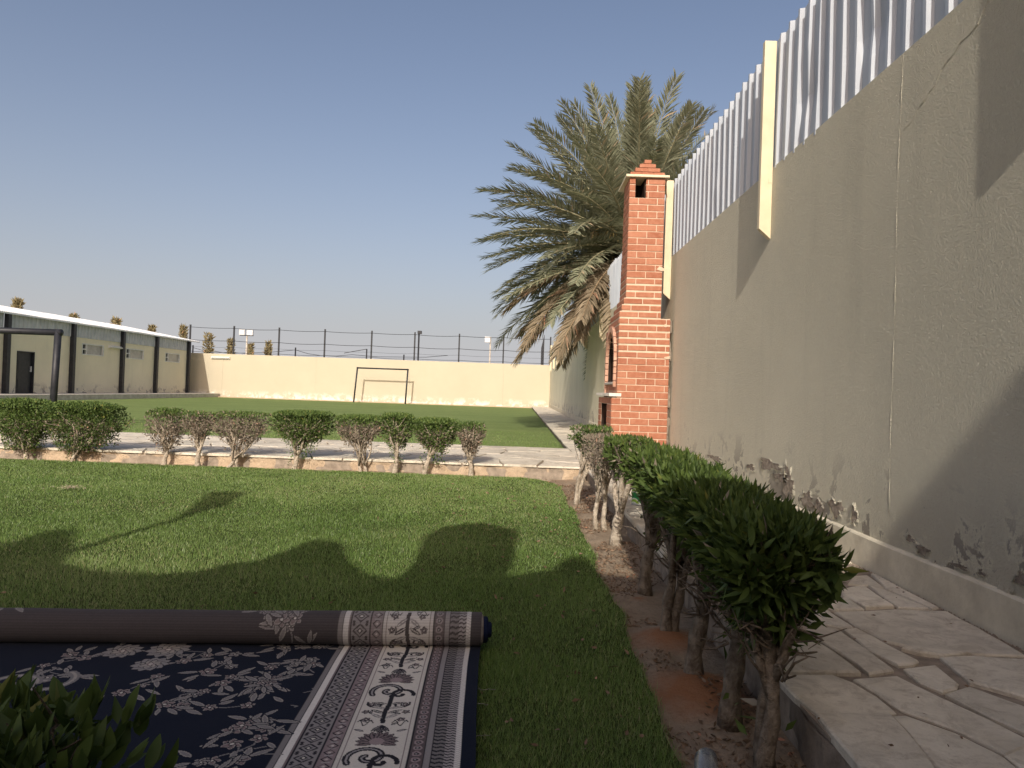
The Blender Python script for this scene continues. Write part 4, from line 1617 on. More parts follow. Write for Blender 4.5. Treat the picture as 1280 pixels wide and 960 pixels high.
for k, (tx, xa, xb, yt, yb, lab, mt, dry, dens, stems, low, tg) in enumerate(far_rows):
    bx = at_y(tx, 580, YK - 0.02)[0]
    x0, zt = at_y(xa, yt, YK)
    x1, zb = at_y(xb, yb, YK)
    zt = at_y((xa + xb) / 2, yt, YK)[1]
    zb = at_y((xa + xb) / 2, yb, YK)[1]
    rx = max(0.16, (x1 - x0) / 2 * 0.96)
    cr_ = ((x0 + x1) / 2, YK + 0.02, (zt + zb) / 2 - 0.01, rx, 0.26, (zt - zb) / 2 * 1.02)
    nleaf = int(16000 * dens * rx * (zt - zb) / 0.2) + 500
    shrub('shrub', (bx, YK - 0.02, -0.02), 0.035 if stems == 1 else 0.03, cr_, lab, GH, nleaf, 0.033, 0.017, mt, dry, 0.24 if stems == 1 else 0.13,
          5 if stems == 1 else 4, 4, stems, 'bark_pale', 100 + k, 0, (0, 0), low, 'leaf_dry', 0.45, tg)

# right row beside the walkway, from the far end to the camera
GR = 'clipped shrubs along the walkway kerb'
right_row = [
    (0.66, 7.25, 0.76, 0.20, 0.28, 0.765, 0.50, 'leaf_far', 0.15, 0.042, 0.017, 'green flat topped shrub at the far end of the walkway row', 0, 'bark_pale'),
    (0.73, 6.05, 0.73, 0.15, 0.34, 0.745, 0.42, 'leaf_dark', 0.9, 0.034, 0.013, 'bare grey shrub with knotted pale stems in the walkway row', 0, 'bark_pale'),
    (0.77, 5.39, 0.86, 0.17, 0.32, 0.765, 0.50, 'leaf', 0.08, 0.050, 0.018, 'bright green sunlit shrub on a leaning trunk before the tin', 0, 'bark_pale'),
    (0.76, 4.10, 0.84, 0.165, 0.50, 0.770, 0.44, 'leaf', 0.015, 0.060, 0.019, 'shrub half in sun and half in shade in the walkway row', 240, 'bark'),
    (0.74, 3.40, 0.82, 0.155, 0.42, 0.755, 0.46, 'leaf', 0.015, 0.064, 0.020, 'shaded shrub with a thick trunk rising from a red sand mound', 260, 'bark'),
    (0.73, 2.85, 0.815, 0.15, 0.34, 0.735, 0.47, 'leaf', 0.015, 0.068, 0.021, 'shaded shrub with a slim trunk in front of the red sand', 300, 'bark'),
    (0.77, 2.50, 0.80, 0.145, 0.24, 0.715, 0.45, 'leaf', 0.015, 0.072, 0.022, 'second nearest shrub of the walkway row with a bare trunk', 300, 'bark'),
    (0.80, 2.22, 0.815, 0.15, 0.16, 0.695, 0.42, 'leaf', 0.015, 0.078, 0.024, 'nearest dark shrub of the walkway row overhanging the stones', 300, 'bark'),
]
for k, (x, y, cx, rx, ry, zt, zb, mt, dry, L, W, lab, single, bk_) in enumerate(right_row):
    cr_ = (cx, y + 0.06, (zt + zb) / 2, rx, ry, (zt - zb) / 2)
    shrub('shrub', (x, y, -0.03), (0.030 if k < 2 else 0.045 if k == 2 else 0.037), cr_, lab, GR, 3600 if k > 2 else 2600, L, W, mt, dry, 0.36, 6, 6, 2 if k in (0, 1, 4, 7) else 1, bk_,
          200 + k, single, (0, 0), 0 if k < 6 else 8, 'leaf_dry', 0.55)

# front left hedge end, very near the camera
shrub('shrub', (-0.66, 0.98, 0), 0.03, (-0.72, 1.0, 0.42, 0.17, 0.17, 0.17), 'bushy green shrub in the near left corner in front of the carpet', None,
      1300, 0.052, 0.021, 'leaf', 0.0, 0.25, 5, 3, 1, 'bark', 300, 300)

# leaf litter under the right row
lr = np.random.default_rng(77)
n = 5200
x = lr.uniform(0.52, X_KERB, n)
y = lr.uniform(1.7, 8.8, n)
keep = vnoise(x, y, 0.3, 61) > 0.35
x, y = x[keep], y[keep]
P = np.stack([x, y, so_z(x, y) + 0.004], 1)
N = np.stack([lr.standard_normal(len(x)), lr.standard_normal(len(x)), 0.15 * np.abs(lr.standard_normal(len(x)))], 1)
V, F = leaf_cloud(P, N, 0.028, 0.011, lr, 0.12, 0.2)
tag(link('leaf_litter', np_mesh('leaf_litter', V, F, MAT['litter'])), 'dry fallen leaves on the soil under the walkway shrubs', 'leaf litter', None, 'stuff')
n = 160
x, y = lr.uniform(X_KERB, X_WALL - 0.05, n), lr.uniform(1.8, 9, n)
P = np.stack([x, y, np.full(n, Z_PATH + 0.004)], 1)
N = np.stack([lr.standard_normal(n), lr.standard_normal(n), np.zeros(n)], 1)
V, F = leaf_cloud(P, N, 0.02, 0.007, lr, 0.05, 0.1)
tag(link('leaf_litter', np_mesh('leaf_litter', V, F, MAT['litter'])), 'a few dry leaf scraps on the walkway stones', 'leaf litter', None, 'stuff')

n = 260
y = lr.uniform(2.2, 9.1, n)
x = 0.52 - np.abs(lr.exponential(0.7, n))
ok = ~in_carpet(x, y)
x, y = x[ok], y[ok]
P = np.stack([x, y, np.full(len(x), 0.016)], 1)
N = np.stack([lr.standard_normal(len(x)), lr.standard_normal(len(x)), 0.1 * np.ones(len(x))], 1)
V, F = leaf_cloud(P, N, 0.034, 0.013, lr, 0.1, 0.2)
tag(link('leaf_litter', np_mesh('leaf_litter', V, F, MAT['litter'])), 'scattered dead leaves blown onto the lawn from the shrubs', 'leaf litter', None, 'stuff')

# ------------------------------------------------------------------ date palm behind the wall
PX, PY, PZ = 2.95, 19.5, 4.85
palm = empty('date_palm', (PX, PY, 0), 'large dusty date palm leaning over the wall behind the brick chimney', 'palm tree')
tb = MB()
pts = [(PX + 0.02 * math.sin(i), PY, i * PZ / 14) for i in range(15)]
tb.tube(pts, [0.30 + 0.03 * (i % 2) for i in range(15)], 14)
tb.build('trunk', MAT['palm_trunk'], palm)


def frond(az, el, L, droop, r, dry=False):
    """one feather leaf: curved rachis and two combs of narrow leaflets"""
    mb = MB()
    n = 26
    p = Vector((PX + 0.18 * math.cos(az), PY + 0.18 * math.sin(az), PZ + 0.25 * math.sin(el) + r.uniform(-.15, .25)))
    pts = [p.copy()]
    tans = []
    swing = r.uniform(-0.25, 0.25)
    for i in range(n):
        t = i / n
        e = el - droop * (t ** 1.35)
        a = az + swing * t
        d = Vector((math.cos(e) * math.cos(a), math.cos(e) * math.sin(a), math.sin(e)))
        tans.append(d)
        p = p + d * (L / n)
        pts.append(p.copy())
    tans.append(tans[-1])
    mb.tube(pts, [0.032 * (1 - i / (n + 1)) + 0.004 for i in range(n + 1)], 5, 0)
    vs, fs = [], []
    K = 96
    twist = r.uniform(-0.5, 0.5)
    for k in range(K):
        t = 0.10 + 0.90 * k / K
        f = t * n
        i = min(int(f), n - 1)
        q = pts[i].lerp(pts[i + 1], f - i)
        d = tans[i]
        side = d.cross(Vector((0, 0, 1)))
        if side.length < 0.05:
            side = Vector((-math.sin(az), math.cos(az), 0))
        side.normalize()
        upv = side.cross(d).normalized()
        ll = 0.52 * (0.30 + 0.9 * math.sin(math.pi * min(1.0, 0.14 + 0.80 * t)) ** 0.8) * L / 4.2
        for s in (-1, 1):
            v = r.uniform(-0.20, 0.55)
            ang = math.radians(34 + 26 * (1 - t)) + r.uniform(-.14, .14)
            sd = (side * s * math.cos(v + twist * s * 0.4) + upv * math.sin(v + twist * s * 0.4)).normalized()
            dd = (d * math.cos(ang) + sd * math.sin(ang)).normalized()
            wv = dd.cross(upv)
            if wv.length < 0.1:
                wv = dd.cross(side)
            wv = wv.normalized() * 0.024
            mid = q + dd * ll * 0.42
            tip = q + dd * ll * r.uniform(0.85, 1.1) + Vector((0, 0, -0.10 * ll * r.random() - (0.22 * ll if dry else 0)))
            b0 = len(vs)
            vs += [q, mid + wv, tip, mid - wv]
            fs += [(b0, b0 + 1, b0 + 2), (b0, b0 + 2, b0 + 3)]
    mb.add(vs, fs, 1)
    return mb


rp = random.Random(21)
nf = 205
for k in range(nf):
    u = (k + 0.5) / nf
    el = math.radians(86 - 122 * u ** 0.85)
    az = k * 2.39996 + rp.uniform(-.2, .2)
    L = rp.uniform(3.7, 4.3) * (1.0 if u > 0.03 else 0.9) * (1.0 if el > math.radians(45) else 1.0)
    droop = math.radians(rp.uniform(20, 48) * (0.45 + 0.75 * math.cos(el)) * (1.0 if el > 0 else 0.75))
    dry = (u > 0.8 and rp.random() < 0.25)
    frond(az, el, L, droop, rp, dry).build('frond', [MAT['rachis_dry' if dry else 'rachis'], MAT['palm_dry' if dry else 'palm']], palm)
for k in range(5):
    a = math.radians(150 + 40 * k)
    fb = MB()
    b0 = Vector((PX + 0.2 * math.cos(a), PY + 0.2 * math.sin(a), PZ + 0.2))
    e0 = b0 + Vector((0.75 * math.cos(a), 0.75 * math.sin(a), 0.45))
    fb.tube([b0, b0.lerp(e0, 0.6) + Vector((0, 0, 0.18)), e0], [0.035, 0.03, 0.02], 6)
    for q in range(46):
        v = Vector((rp.gauss(0, .2), rp.gauss(0, .2), rp.uniform(-.55, .12)))
        fb.tube([e0, e0 + v * 0.6 + Vector((0, 0, 0.04)), e0 + v], [0.008, 0.009, 0.007], 3, cap=False)
    fb.build('flower_stalk', MAT['fruit_stalk'], palm)

# ------------------------------------------------------------------ things beyond the far wall
GT = 'slim dusty trees beyond the far wall'
trees = [(18.5, 374, 390, 7.5, 52, 'squat brown tree top poking over the left end of the shed roof'),
         (90, 394, 404, 9, 56, 'low dusty tree tip just above the shed roof near its left column'),
         (143, 399, 408, 8, 56, 'spiky small tree tip above the middle of the shed roof'),
         (188.5, 408, 417, 7, 58, 'short brown tree top above the right half of the shed roof'),
         (228, 408, 428, 7, 60, 'brown columnar tree rising behind the far end of the shed roof'),
         (260, 418, 442, 10, 62, 'widest columnar tree right of the first fence post on the far wall'),
         (288, 425, 443, 7, 64, 'slim columnar tree touching the second fence post on the far wall'),
         (312.5, 431, 444, 6, 66, 'small columnar tree just right of the twin floodlight pole'),
         (335, 428, 445, 7, 66, 'columnar tree standing left of the third fence post')]
for k, (px, yt, yb, wpx, Y, lab) in enumerate(trees):
    x, zt = at_y(px, yt, Y)
    zb = at_y(px, yb + 14, Y)[1]
    hw = wpx / 2 / F_PX * Y
    t = empty('columnar_tree', (x, Y, 0), lab, 'tree', GT)
    tb = MB()
    tb.tube([(x, Y, -0.05), (x + 0.05, Y, zb), (x, Y, zt - 0.3)], [0.11, 0.08, 0.03], 7)
    rt = random.Random(500 + k)
    for q in range(9):
        z = zb + (zt - zb) * rt.uniform(0.05, 0.8)
        a = rt.uniform(0, 6.28)
        tb.tube([(x, Y, z), (x + hw * 0.8 * math.cos(a), Y + hw * .8 * math.sin(a), z + 0.35)], [0.03, 0.012], 4)
    tb.build('trunk', MAT['bark'], t)
    r = np.random.default_rng(600 + k)
    n = 420
    h = r.random(n)
    rad = hw * (0.85 + 0.4 * vnoise(h * 3, h * 0, 0.3, 70 + k)) * np.sqrt(r.random(n)) * (1.12 - 0.35 * h)
    a = r.uniform(0, 6.28, n)
    P = np.stack([x + rad * np.cos(a), Y + rad * np.sin(a), zb + (zt - zb) * h], 1)
    N = np.stack([np.cos(a), np.sin(a), 0.8 + 0 * a], 1)
    V, F = leaf_cloud(P, N, 0.34, 0.13, r, 0.8)
    c = link('crown', np_mesh('crown', V - np.array((x, Y, 0)), F, MAT['tree_far']), t, (x, Y, 0))
    c['kind'] = 'stuff'


def lightpole(px, ytop, Y, label, heads):
    x, zt = at_y(px, ytop, Y)
    t = empty('floodlight', (x, Y, 0), label, 'floodlight')
    MB().tube([(x, Y, 0), (x, Y, zt)], 0.07, 8).build('pole', MAT['concrete'] if heads else MAT['iron'], t)
    for (a, b_, y0, y1) in heads:
        xa, za = at_y(a, y0, Y)
        xb, zb = at_y(b_, y1, Y)
        h = MB()
        h.box(xa, xb, Y - 0.25, Y - 0.1, zb, za)
        hd = h.build('lamp_head', MAT['grey_steel'], t)
        MB().box(xa + 0.07, xb - 0.07, Y - 0.262, Y - 0.251, zb + 0.07, za - 0.07).build('lens', MAT['white_steel'], hd)
    if len(heads) > 1:
        xa = at_y(heads[0][0], heads[0][3], Y)[0]
        xb = at_y(heads[-1][1], heads[0][3], Y)[0]
        MB().box(xa, xb, Y - 0.098, Y - 0.03, zt - 0.1, zt - 0.02).build('crossarm', MAT['iron'], t)
    return t


lightpole(308, 418, 63, 'twin headed white floodlight behind the far wall near the shed', [(299.5, 306.3, 411.5, 418.6), (309, 316.5, 412, 419)])
lightpole(613.5, 421, 66, 'single white floodlight partly behind the palm fronds over the far wall', [(606.5, 613, 420.5, 428)])
t = lightpole(524, 414.5, 60, 'dark slim lamp pole right of a fence post near the goal', [])
x, z = at_y(524, 414, 60)
MB().box(x - 0.1, x + 0.22, 59.8, 60.2, z - 0.2, z + 0.05).build('lamp_head', MAT['iron'], t)
t = lightpole(458.5, 436, 75, 'short bent pole with a thin arm left of a fence post', [])
x, z = at_y(458.5, 436, 75)
xa, za = at_y(430, 441, 75)
MB().tube([(x, 75, z), (xa, 75, za)], 0.035, 5).build('arm', MAT['iron'], t)
pl = empty('power_line', (-18, 90, 0), 'faint thin cable strung between low poles beyond the far wall', 'power line')
prev = None
for (px, py) in ((240, 434), (262, 438), (300, 441), (369, 437), (400, 444), (440, 443), (505, 446), (560, 444)):
    q = Vector((at_y(px, py, 90)[0], 90, at_y(px, py, 90)[1]))
    if prev:
        m_ = prev.lerp(q, 0.5)
        m_.z -= 0.12
        MB().tube([prev, m_, q], 0.03, 4).build('cable', MAT['iron'], pl)
    if px in (240, 369, 505):
        MB().tube([(q.x, 90, -0.05), (q.x, 90, q.z + 0.3)], 0.09, 6).build('pole', MAT['iron'], pl)
    prev = q

# ------------------------------------------------------------------ small things
cx, cy = on_z(797, 630, Z_PATH)
tin = empty('paint_tin', (cx, cy, Z_PATH), 'green and white tin standing on the sunny walkway kerb behind shrubs', 'tin')
z0 = Z_PATH + 0.002
gm = NM('green_print', 0.35, 0.5)
ge = gm.n('ShaderNodeNewGeometry')
wv = gm.n('ShaderNodeTexWave', wave_type='BANDS', bands_direction='DIAGONAL')
wv.inputs['Scale'].default_value = 6.5
wv.inputs['Distortion'].default_value = 2.0
gm.l(gm.P(), wv.inputs['Vector'])
gm.col(gm.ramp(wv.outputs['Fac'], [(0.0, (0.02, 0.20, 0.06)), (0.55, (0.03, 0.30, 0.10)), (0.60, (0.65, 0.68, 0.62)), (0.85, (0.7, 0.72, 0.66)), (0.9, (0.30, 0.50, 0.06))]))
MB().lathe([(0.0, 0.0), (0.054, 0.0), (0.057, 0.004), (0.057, 0.012), (0.055, 0.015)], 24, (cx, cy, z0)).build('rim', MAT['grey_steel'], tin, True)
MB().lathe([(0.055, 0.015), (0.055, 0.135)], 24, (cx, cy, z0)).build('body', gm.mat, tin, True)
MB().lathe([(0.055, 0.135), (0.057, 0.138), (0.057, 0.146), (0.050, 0.150), (0.036, 0.158), (0.034, 0.160), (0.034, 0.182), (0.030, 0.186), (0.0, 0.186)], 24, (cx, cy, z0)).build('cap', MAT['tube_white'], tin, True)

cl = NM('clear_plastic', 0.12, 0.5)
cl.col((0.85, 0.88, 0.88))
cl.b.inputs['Transmission Weight'].default_value = 0.9
cl.b.inputs['IOR'].default_value = 1.25
bx, by = on_z(872, 962, 0.03)
by -= 0.11
cup = empty('plastic_bottle', (bx, by, 0.0), 'clear plastic bottle lying on the soil at the lawn edge', 'bottle')
prof_ = [(0.0, -0.132), (0.022, -0.136), (0.030, -0.14), (0.034, -0.13), (0.034, -0.01), (0.032, 0.0), (0.024, 0.02), (0.013, 0.035), (0.013, 0.05)]
mb = MB()
mb.lathe(prof_, 20, (0, 0, 0))
mb.lathe([(max(0.0, r_ - 0.0015), z_ + 0.0012) for r_, z_ in prof_], 20, (0, 0, 0))
ca, sa = math.cos(0.3), math.sin(0.3)
turn = lambda p: (bx + p[0] - 0.2 * p[2], by + 0.02 - p[2] * 0.9, 0.04 + p[1] - 0.12 * p[2])
mb.v = [turn(p) for p in mb.v]
mb.build('body', cl.mat, cup, True)
mb = MB()
mb.lathe([(0.0, 0.066), (0.014, 0.066), (0.0155, 0.062), (0.0155, 0.048), (0.0135, 0.046)], 16)
mb.v = [turn(p) for p in mb.v]
mb.build('cap', MAT['tube_white'], cup, True)
# scraps on the lawn
tg_ = MB()
x, y = on_z(85, 614, 0.0)
for k in range(120):
    a, rr_s = rs.uniform(0, 6.28), abs(rs.gauss(0, 1))
    px_, py_ = x + 0.11 * rr_s * math.cos(a), y + 0.10 * rr_s * math.sin(a)
    z = 0.03 + rs.uniform(0, 0.012)
    tg_.add([(px_, py_, z), (px_ + rs.uniform(-.03, .03), py_ + 0.012, z + 0.004), (px_ + 0.012, py_ + rs.uniform(-.03, .03), z)], [(0, 1, 2)])
tag(tg_.build('dry_turf', MAT['sand']), 'small bare sandy patch in the sunlit lawn', 'bare patch', None, 'stuff')

# ------------------------------------------------------------------ patterned carpet, half unrolled
NAVY = np.array((0.0045, 0.008, 0.020))
CRM = np.array((0.60, 0.55, 0.47))
GREY = np.array((0.34, 0.31, 0.295))
MAUV = np.array((0.20, 0.155, 0.15))
BLK = np.array((0.018, 0.017, 0.022))
WHT = np.array((0.68, 0.64, 0.57))
ANG = 0.036
CP = Vector((-0.088, 2.07, 0))                   # a point of the right edge
EU = Vector((-math.cos(0.085), -math.sin(0.085), 0))  # inwards from the right edge
EV = Vector((-math.sin(ANG), math.cos(ANG), 0))   # away from the camera
V0, V1 = -0.62, 0.955                              # flat part, along EV
UW = 2.75
STEP = 0.003
DIA = 0.128
NU = int(UW / STEP)
us = np.arange(NU + 1) * STEP
LROLL = math.pi * DIA * 1.02
vs_ = np.arange(V0, V1 + LROLL + STEP, STEP)
U, Vv = np.meshgrid(us, vs_)
C = np.empty(U.shape + (3,))
C[:] = NAVY


def fr(x):
    return x - np.floor(x)


def put(mask, col, k=1.0):
    C[mask] = C[mask] * (1 - k) + np.asarray(col) * k


def band(a, b_, col):
    put((U >= a) & (U < b_), col)


band(0.045, 0.062, WHT)
put((U >= 0.045) & (U < 0.062) & (fr(Vv / 0.012 + U / 0.02) < 0.25), GREY)
# chevrons
for (a, b_, c1, c2, p) in ((0.062, 0.092, GREY, BLK, 0.016), (0.092, 0.128, GREY * 0.55, BLK, 0.022)):
    band(a, b_, c1)
    zig = np.abs(fr((U - a) / (b_ - a) * 1.5) - 0.5) * 0.012
    put((U >= a) & (U < b_) & (fr((Vv + zig) / p) < 0.38), c2)
band(0.128, 0.132, BLK)
band(0.132, 0.150, GREY * 0.8)
band(0.150, 0.153, BLK)
# maroon band of small flowers
band(0.153, 0.192, MAUV * 0.55)
cu, cv = U - 0.172, (fr(Vv / 0.034) - 0.5) * 0.034
rr2 = np.hypot(cu, cv)
put((U >= 0.153) & (U < 0.192) & (rr2 < 0.014), MAUV * 1.6)
put((U >= 0.153) & (U < 0.192) & (rr2 < 0.008), BLK)
put((U >= 0.153) & (U < 0.192) & (rr2 < 0.004), GREY)
band(0.192, 0.196, BLK)
band(0.196, 0.208, CRM)
band(0.208, 0.211, MAUV)
band(0.211, 0.382, CRM * 1.05)
band(0.382, 0.385, MAUV)
band(0.385, 0.397, CRM)
band(0.397, 0.400, BLK)
band(0.400, 0.445, MAUV * 1.25)
cu, cv = U - 0.4225, (fr(Vv / 0.040) - 0.5) * 0.040
rr2 = np.abs(cu) + np.abs(cv)
inb = (U >= 0.402) & (U < 0.443)
put(inb & (rr2 < 0.018), BLK)
put(inb & (rr2 < 0.013), MAUV * 1.5)
put(inb & (np.hypot(cu, cv) < 0.004), CRM)
put(inb & (np.abs(fr(Vv / 0.040) - 0.02) < 0.1) & (np.abs(cu) < 0.012), GREY)
band(0.445, 0.453, BLK)
band(0.453, 0.525, GREY * 0.75)
cu, cv = (U - 0.489), (fr(Vv / 0.058) - 0.5) * 0.058
rr2 = np.abs(cu) * 0.9 + np.abs(cv)
inb = (U >= 0.455) & (U < 0.523)
put(inb & (np.abs(rr2 - 0.024) < 0.0035), BLK)
put(inb & (rr2 < 0.012), BLK)
put(inb & (rr2 < 0.006), CRM)
put(inb & (np.hypot(np.abs(cu) - 0.026, np.abs(cv) - 0.024) < 0.0055), BLK)
band(0.525, 0.531, BLK)
band(0.531, 0.537, MAUV)
band(0.537, 0.557, WHT)
band(0.557, 0.560, BLK)
band(0.560, 0.578, GREY * 0.6)
band(0.578, 0.582, BLK)


def win_(cu, cv, rad):
    i0, i1 = np.searchsorted(vs_, [cv - rad, cv + rad])
    j0, j1 = int(max(0, (cu - rad) / STEP)), int(min(NU, (cu + rad) / STEP)) + 1
    return slice(i0, max(i0, i1)), slice(j0, max(j0, j1))


def leafr(cu, cv, a, L, W, col, edge=None, vein=None, halo=False):
    s = win_(cu + L / 2 * math.cos(a), cv + L / 2 * math.sin(a), L * 0.75)
    uu, vv = U[s] - cu, Vv[s] - cv
    if uu.size == 0:
        return
    al = uu * math.cos(a) + vv * math.sin(a)
    ac = -uu * math.sin(a) + vv * math.cos(a)
    t = np.clip(al / L, 0, 1)
    hw = W / 2 * np.sin(np.pi * t ** 0.85) ** 0.75
    sub = C[s]
    if halo:
        sub[(np.abs(ac) < hw + STEP * 1.5) & (al > -STEP) & (al < L + STEP * 1.5)] = NAVY
    ins = (np.abs(ac) < hw) & (al > 0) & (al < L)
    sub[ins] = col if edge is None else edge
    if edge is not None:
        sub[(np.abs(ac) < hw - STEP * 1.1) & ins] = col
    if vein is not None:
        sub[ins & (np.abs(ac) < STEP * 0.6) & (t > 0.1) & (t < 0.85)] = vein


def flower(cu, cv, rad, col, edge, n=7, rot=0.0, ctr=None, halo=False):
    for k in range(n):
        leafr(cu, cv, rot + 2 * math.pi * k / n, rad, rad * 0.72, col, edge, None, halo)
    s = win_(cu, cv, rad * 0.4)
    d = np.hypot(U[s] - cu, Vv[s] - cv)
    C[s][d < rad * 0.30] = BLK if ctr is None else ctr
    C[s][d < rad * 0.17] = CRM


def stroke(pts, wd, col):
    pts = np.asarray(pts)
    for (a, b_) in zip(pts[:-1], pts[1:]):
        L = np.hypot(*(b_ - a))
        s = win_((a[0] + b_[0]) / 2, (a[1] + b_[1]) / 2, L / 2 + wd)
        uu, vv = U[s] - a[0], Vv[s] - a[1]
        if uu.size == 0:
            continue
        d = (b_ - a) / (L + 1e-9)
        t = np.clip(uu * d[0] + vv * d[1], 0, L)
        C[s][np.hypot(uu - t * d[0], vv - t * d[1]) < wd / 2] = col


def spiral(cu, cv, r0, a0, turns, sgn, wd, col):
    q = np.linspace(0, 1, 30)
    rad = r0 * (1 - 0.85 * q)
    an = a0 + sgn * turns * 2 * math.pi * q
    stroke(np.stack([cu + rad * np.cos(an), cv + rad * np.sin(an)], 1), wd, col)


rc = random.Random(8)
BC = 0.297
PER = 0.46
v = V0 - 0.1 + 0.03
while v < V1 + LROLL + 0.2:
    # vase foot, S scroll, palmette: one repeat of the cream border
    stroke([(BC + 0.004 * math.sin(q * 6), v + 0.02 + q * 0.2) for q in np.linspace(0, 1, 12)], 0.016, BLK)
    for sg in (-1, 1):
        spiral(BC + sg * 0.038, v + 0.155, 0.034, math.pi / 2 - sg * 1.2, 0.8, -sg, 0.008, BLK)
        for q in range(4):
            leafr(BC + sg * 0.006, v + 0.05 + q * 0.035, math.pi / 2 - sg * (0.9 + 0.15 * q), 0.055, 0.016, BLK if q % 2 else GREY * 0.7, None, CRM)
        for q in range(3):
            flower(BC + sg * (0.055 + 0.01 * (q % 2)), v + 0.04 + q * 0.055, 0.016, MAUV * 1.1, BLK, 5, q)
            leafr(BC + sg * 0.05, v + 0.02 + q * 0.06, sg * 0.7 + q, 0.03, 0.011, GREY, BLK)
        stroke([(BC + sg * (0.03 + 0.05 * q), v + 0.015 + 0.02 * math.sin(q * 9)) for q in np.linspace(0, 1, 8)], 0.004, BLK)
    for q in range(7):
        leafr(BC, v + 0.0, math.pi / 2 + (q - 3) * 0.2 + math.pi, 0.05, 0.014, GREY * 0.6, BLK)
    spiral(BC + 0.012, v + 0.262, 0.064, -0.6, 1.2, 1, 0.021, BLK)
    spiral(BC + 0.012, v + 0.262, 0.064, -0.6, 1.2, 1, 0.006, GREY)
    spiral(BC - 0.03, v + 0.235, 0.046, 3.3, 1.0, -1, 0.015, BLK)
    for q in range(11):
        leafr(BC, v + 0.355, -0.35 + q * 0.385, 0.066, 0.030, MAUV * 1.0, BLK, BLK)
    s = win_(BC, v + 0.355, 0.03)
    d = np.hypot(U[s] - BC, (Vv[s] - v - 0.355))
    C[s][d < 0.022] = MAUV * 1.5
    for q in (-1, 1):
        leafr(BC + q * 0.05, v + 0.42, math.pi / 2 * (1 - q) + q * 0.4, 0.035, 0.012, GREY, BLK)
    v += PER


def to_uv(px, py):
    x, y = on_z(px, py, 0.012)
    d = Vector((x, y, 0)) - CP
    return d.dot(EU), d.dot(EV)


LG, LE, PK = np.array((0.20, 0.185, 0.175)), np.array((0.34, 0.305, 0.265)), np.array((0.20, 0.145, 0.14))


def spray(cu, cv, nf, spread, seed):
    r = random.Random(seed)
    spread *= 1.25
    for q in range(nf):
        a = r.uniform(0, 6.28)
        fu, fv = cu + spread * r.uniform(0.15, 1) * math.cos(a), cv + spread * 0.9 * r.uniform(0.15, 1) * math.sin(a)
        if fu < 0.60:
            continue
        stroke([(cu, cv), ((cu + fu) / 2 + r.uniform(-.02, .02), (cv + fv) / 2), (fu, fv)], 0.0055, LG)
        for k in range(r.randint(2, 4)):
            b_ = r.uniform(0, 6.28)
            o_ = r.uniform(0.02, 0.05)
            lu, lv2 = fu + o_ * math.cos(b_), fv + o_ * math.sin(b_)
            if lu > 0.61:
                leafr(lu, lv2, b_ + r.uniform(-.4, .4), r.uniform(0.05, 0.08), r.uniform(0.015, 0.022), LG, LE, None, True)
        if fu > 0.63:
            flower(fu, fv, r.uniform(0.022, 0.034), PK if r.random() < 0.7 else LG, LE, r.choice((5, 6)), a, None, True)


sprays = [(395, 812, 5, 0.10), (372, 835, 4, 0.09), (385, 862, 5, 0.10), (340, 858, 4, 0.10), (365, 885, 4, 0.08), (330, 905, 3, 0.06),
          (300, 940, 5, 0.11), (355, 945, 4, 0.08), (275, 830, 3, 0.1), (300, 848, 4, 0.09), (225, 868, 4, 0.10), (190, 850, 3, 0.12),
          (120, 818, 4, 0.15), (60, 835, 3, 0.12), (410, 800, 3, 0.06), (250, 815, 3, 0.12)]
for k, (px, py, nf_, sp) in enumerate(sprays):
    a, b_ = to_uv(px, py)
    spray(a, b_, nf_, sp, 40 + k)
for (px, py, r_) in ((150, 812, 0.075), (205, 811, 0.085), (185, 829, 0.07)):
    a, b_ = to_uv(px, py)
    flower(a, b_, r_, LG * 1.3, BLK, 11, 0.3, GREY)
    flower(a, b_, r_ * 0.6, LE, BLK, 8, 0.1, PK)
a, b_ = to_uv(60, 850)
for q in range(3):
    spiral(a + 0.12 * q, b_ - 0.02 * q, 0.10, 2.0 + q, 0.9, -1 if q % 2 else 1, 0.030, LG)
    spiral(a + 0.12 * q, b_ - 0.02 * q, 0.10, 2.0 + q, 0.9, -1 if q % 2 else 1, 0.010, LE)
# rest of the field, and the part on the roll
for k in range(11):
    spray(0.70 + 0.06 * (k % 3), V0 + 0.03 + 0.19 * k, 2, 0.07, 200 + k)
for k, uu in enumerate((0.76, 0.82, 1.95, 2.05, 1.30)):
    if uu == 1.30:
        continue
    spray(uu, V1 + LROLL * 0.45 + 0.03 * (k % 2), 4, 0.08, 300 + k)

# back of the weave on the roll: pale and greyed
ron = Vv > V1
lum = C.mean(-1, keepdims=True)
back = 0.45 * C + 0.25 * lum + np.array((0.062, 0.052, 0.047))
C[ron] = back[ron] * (0.92 + 0.16 * (fr(Vv[ron] / 0.0108) < 0.5))[:, None]
C *= (0.92 + 0.16 * np.random.default_rng(2).random(U.shape))[..., None]

rad = DIA / 2
ang = np.clip((Vv - V1) / rad, 0, None)
flat_z = 0.034 + 0.004 * (vnoise(U, Vv, 0.4, 91) - 0.5) + 0.002 * (vnoise(U, Vv, 0.13, 92) - 0.5)
wob_r = rad * (1 + 0.12 * (vnoise(U, Vv * 0, 0.5, 93) - 0.5))
along = np.where(Vv <= V1, Vv, V1 + wob_r * np.sin(ang))
height = np.where(Vv <= V1, flat_z, flat_z + wob_r * (1 - np.cos(ang)))
edge_wob = 0.012 * (vnoise(Vv, U * 0, 0.35, 94) - 0.5)
uw = U + edge_wob * np.exp(-U / 0.5)
uw = np.where(Vv > V1, uw - 0.0 * U, uw)
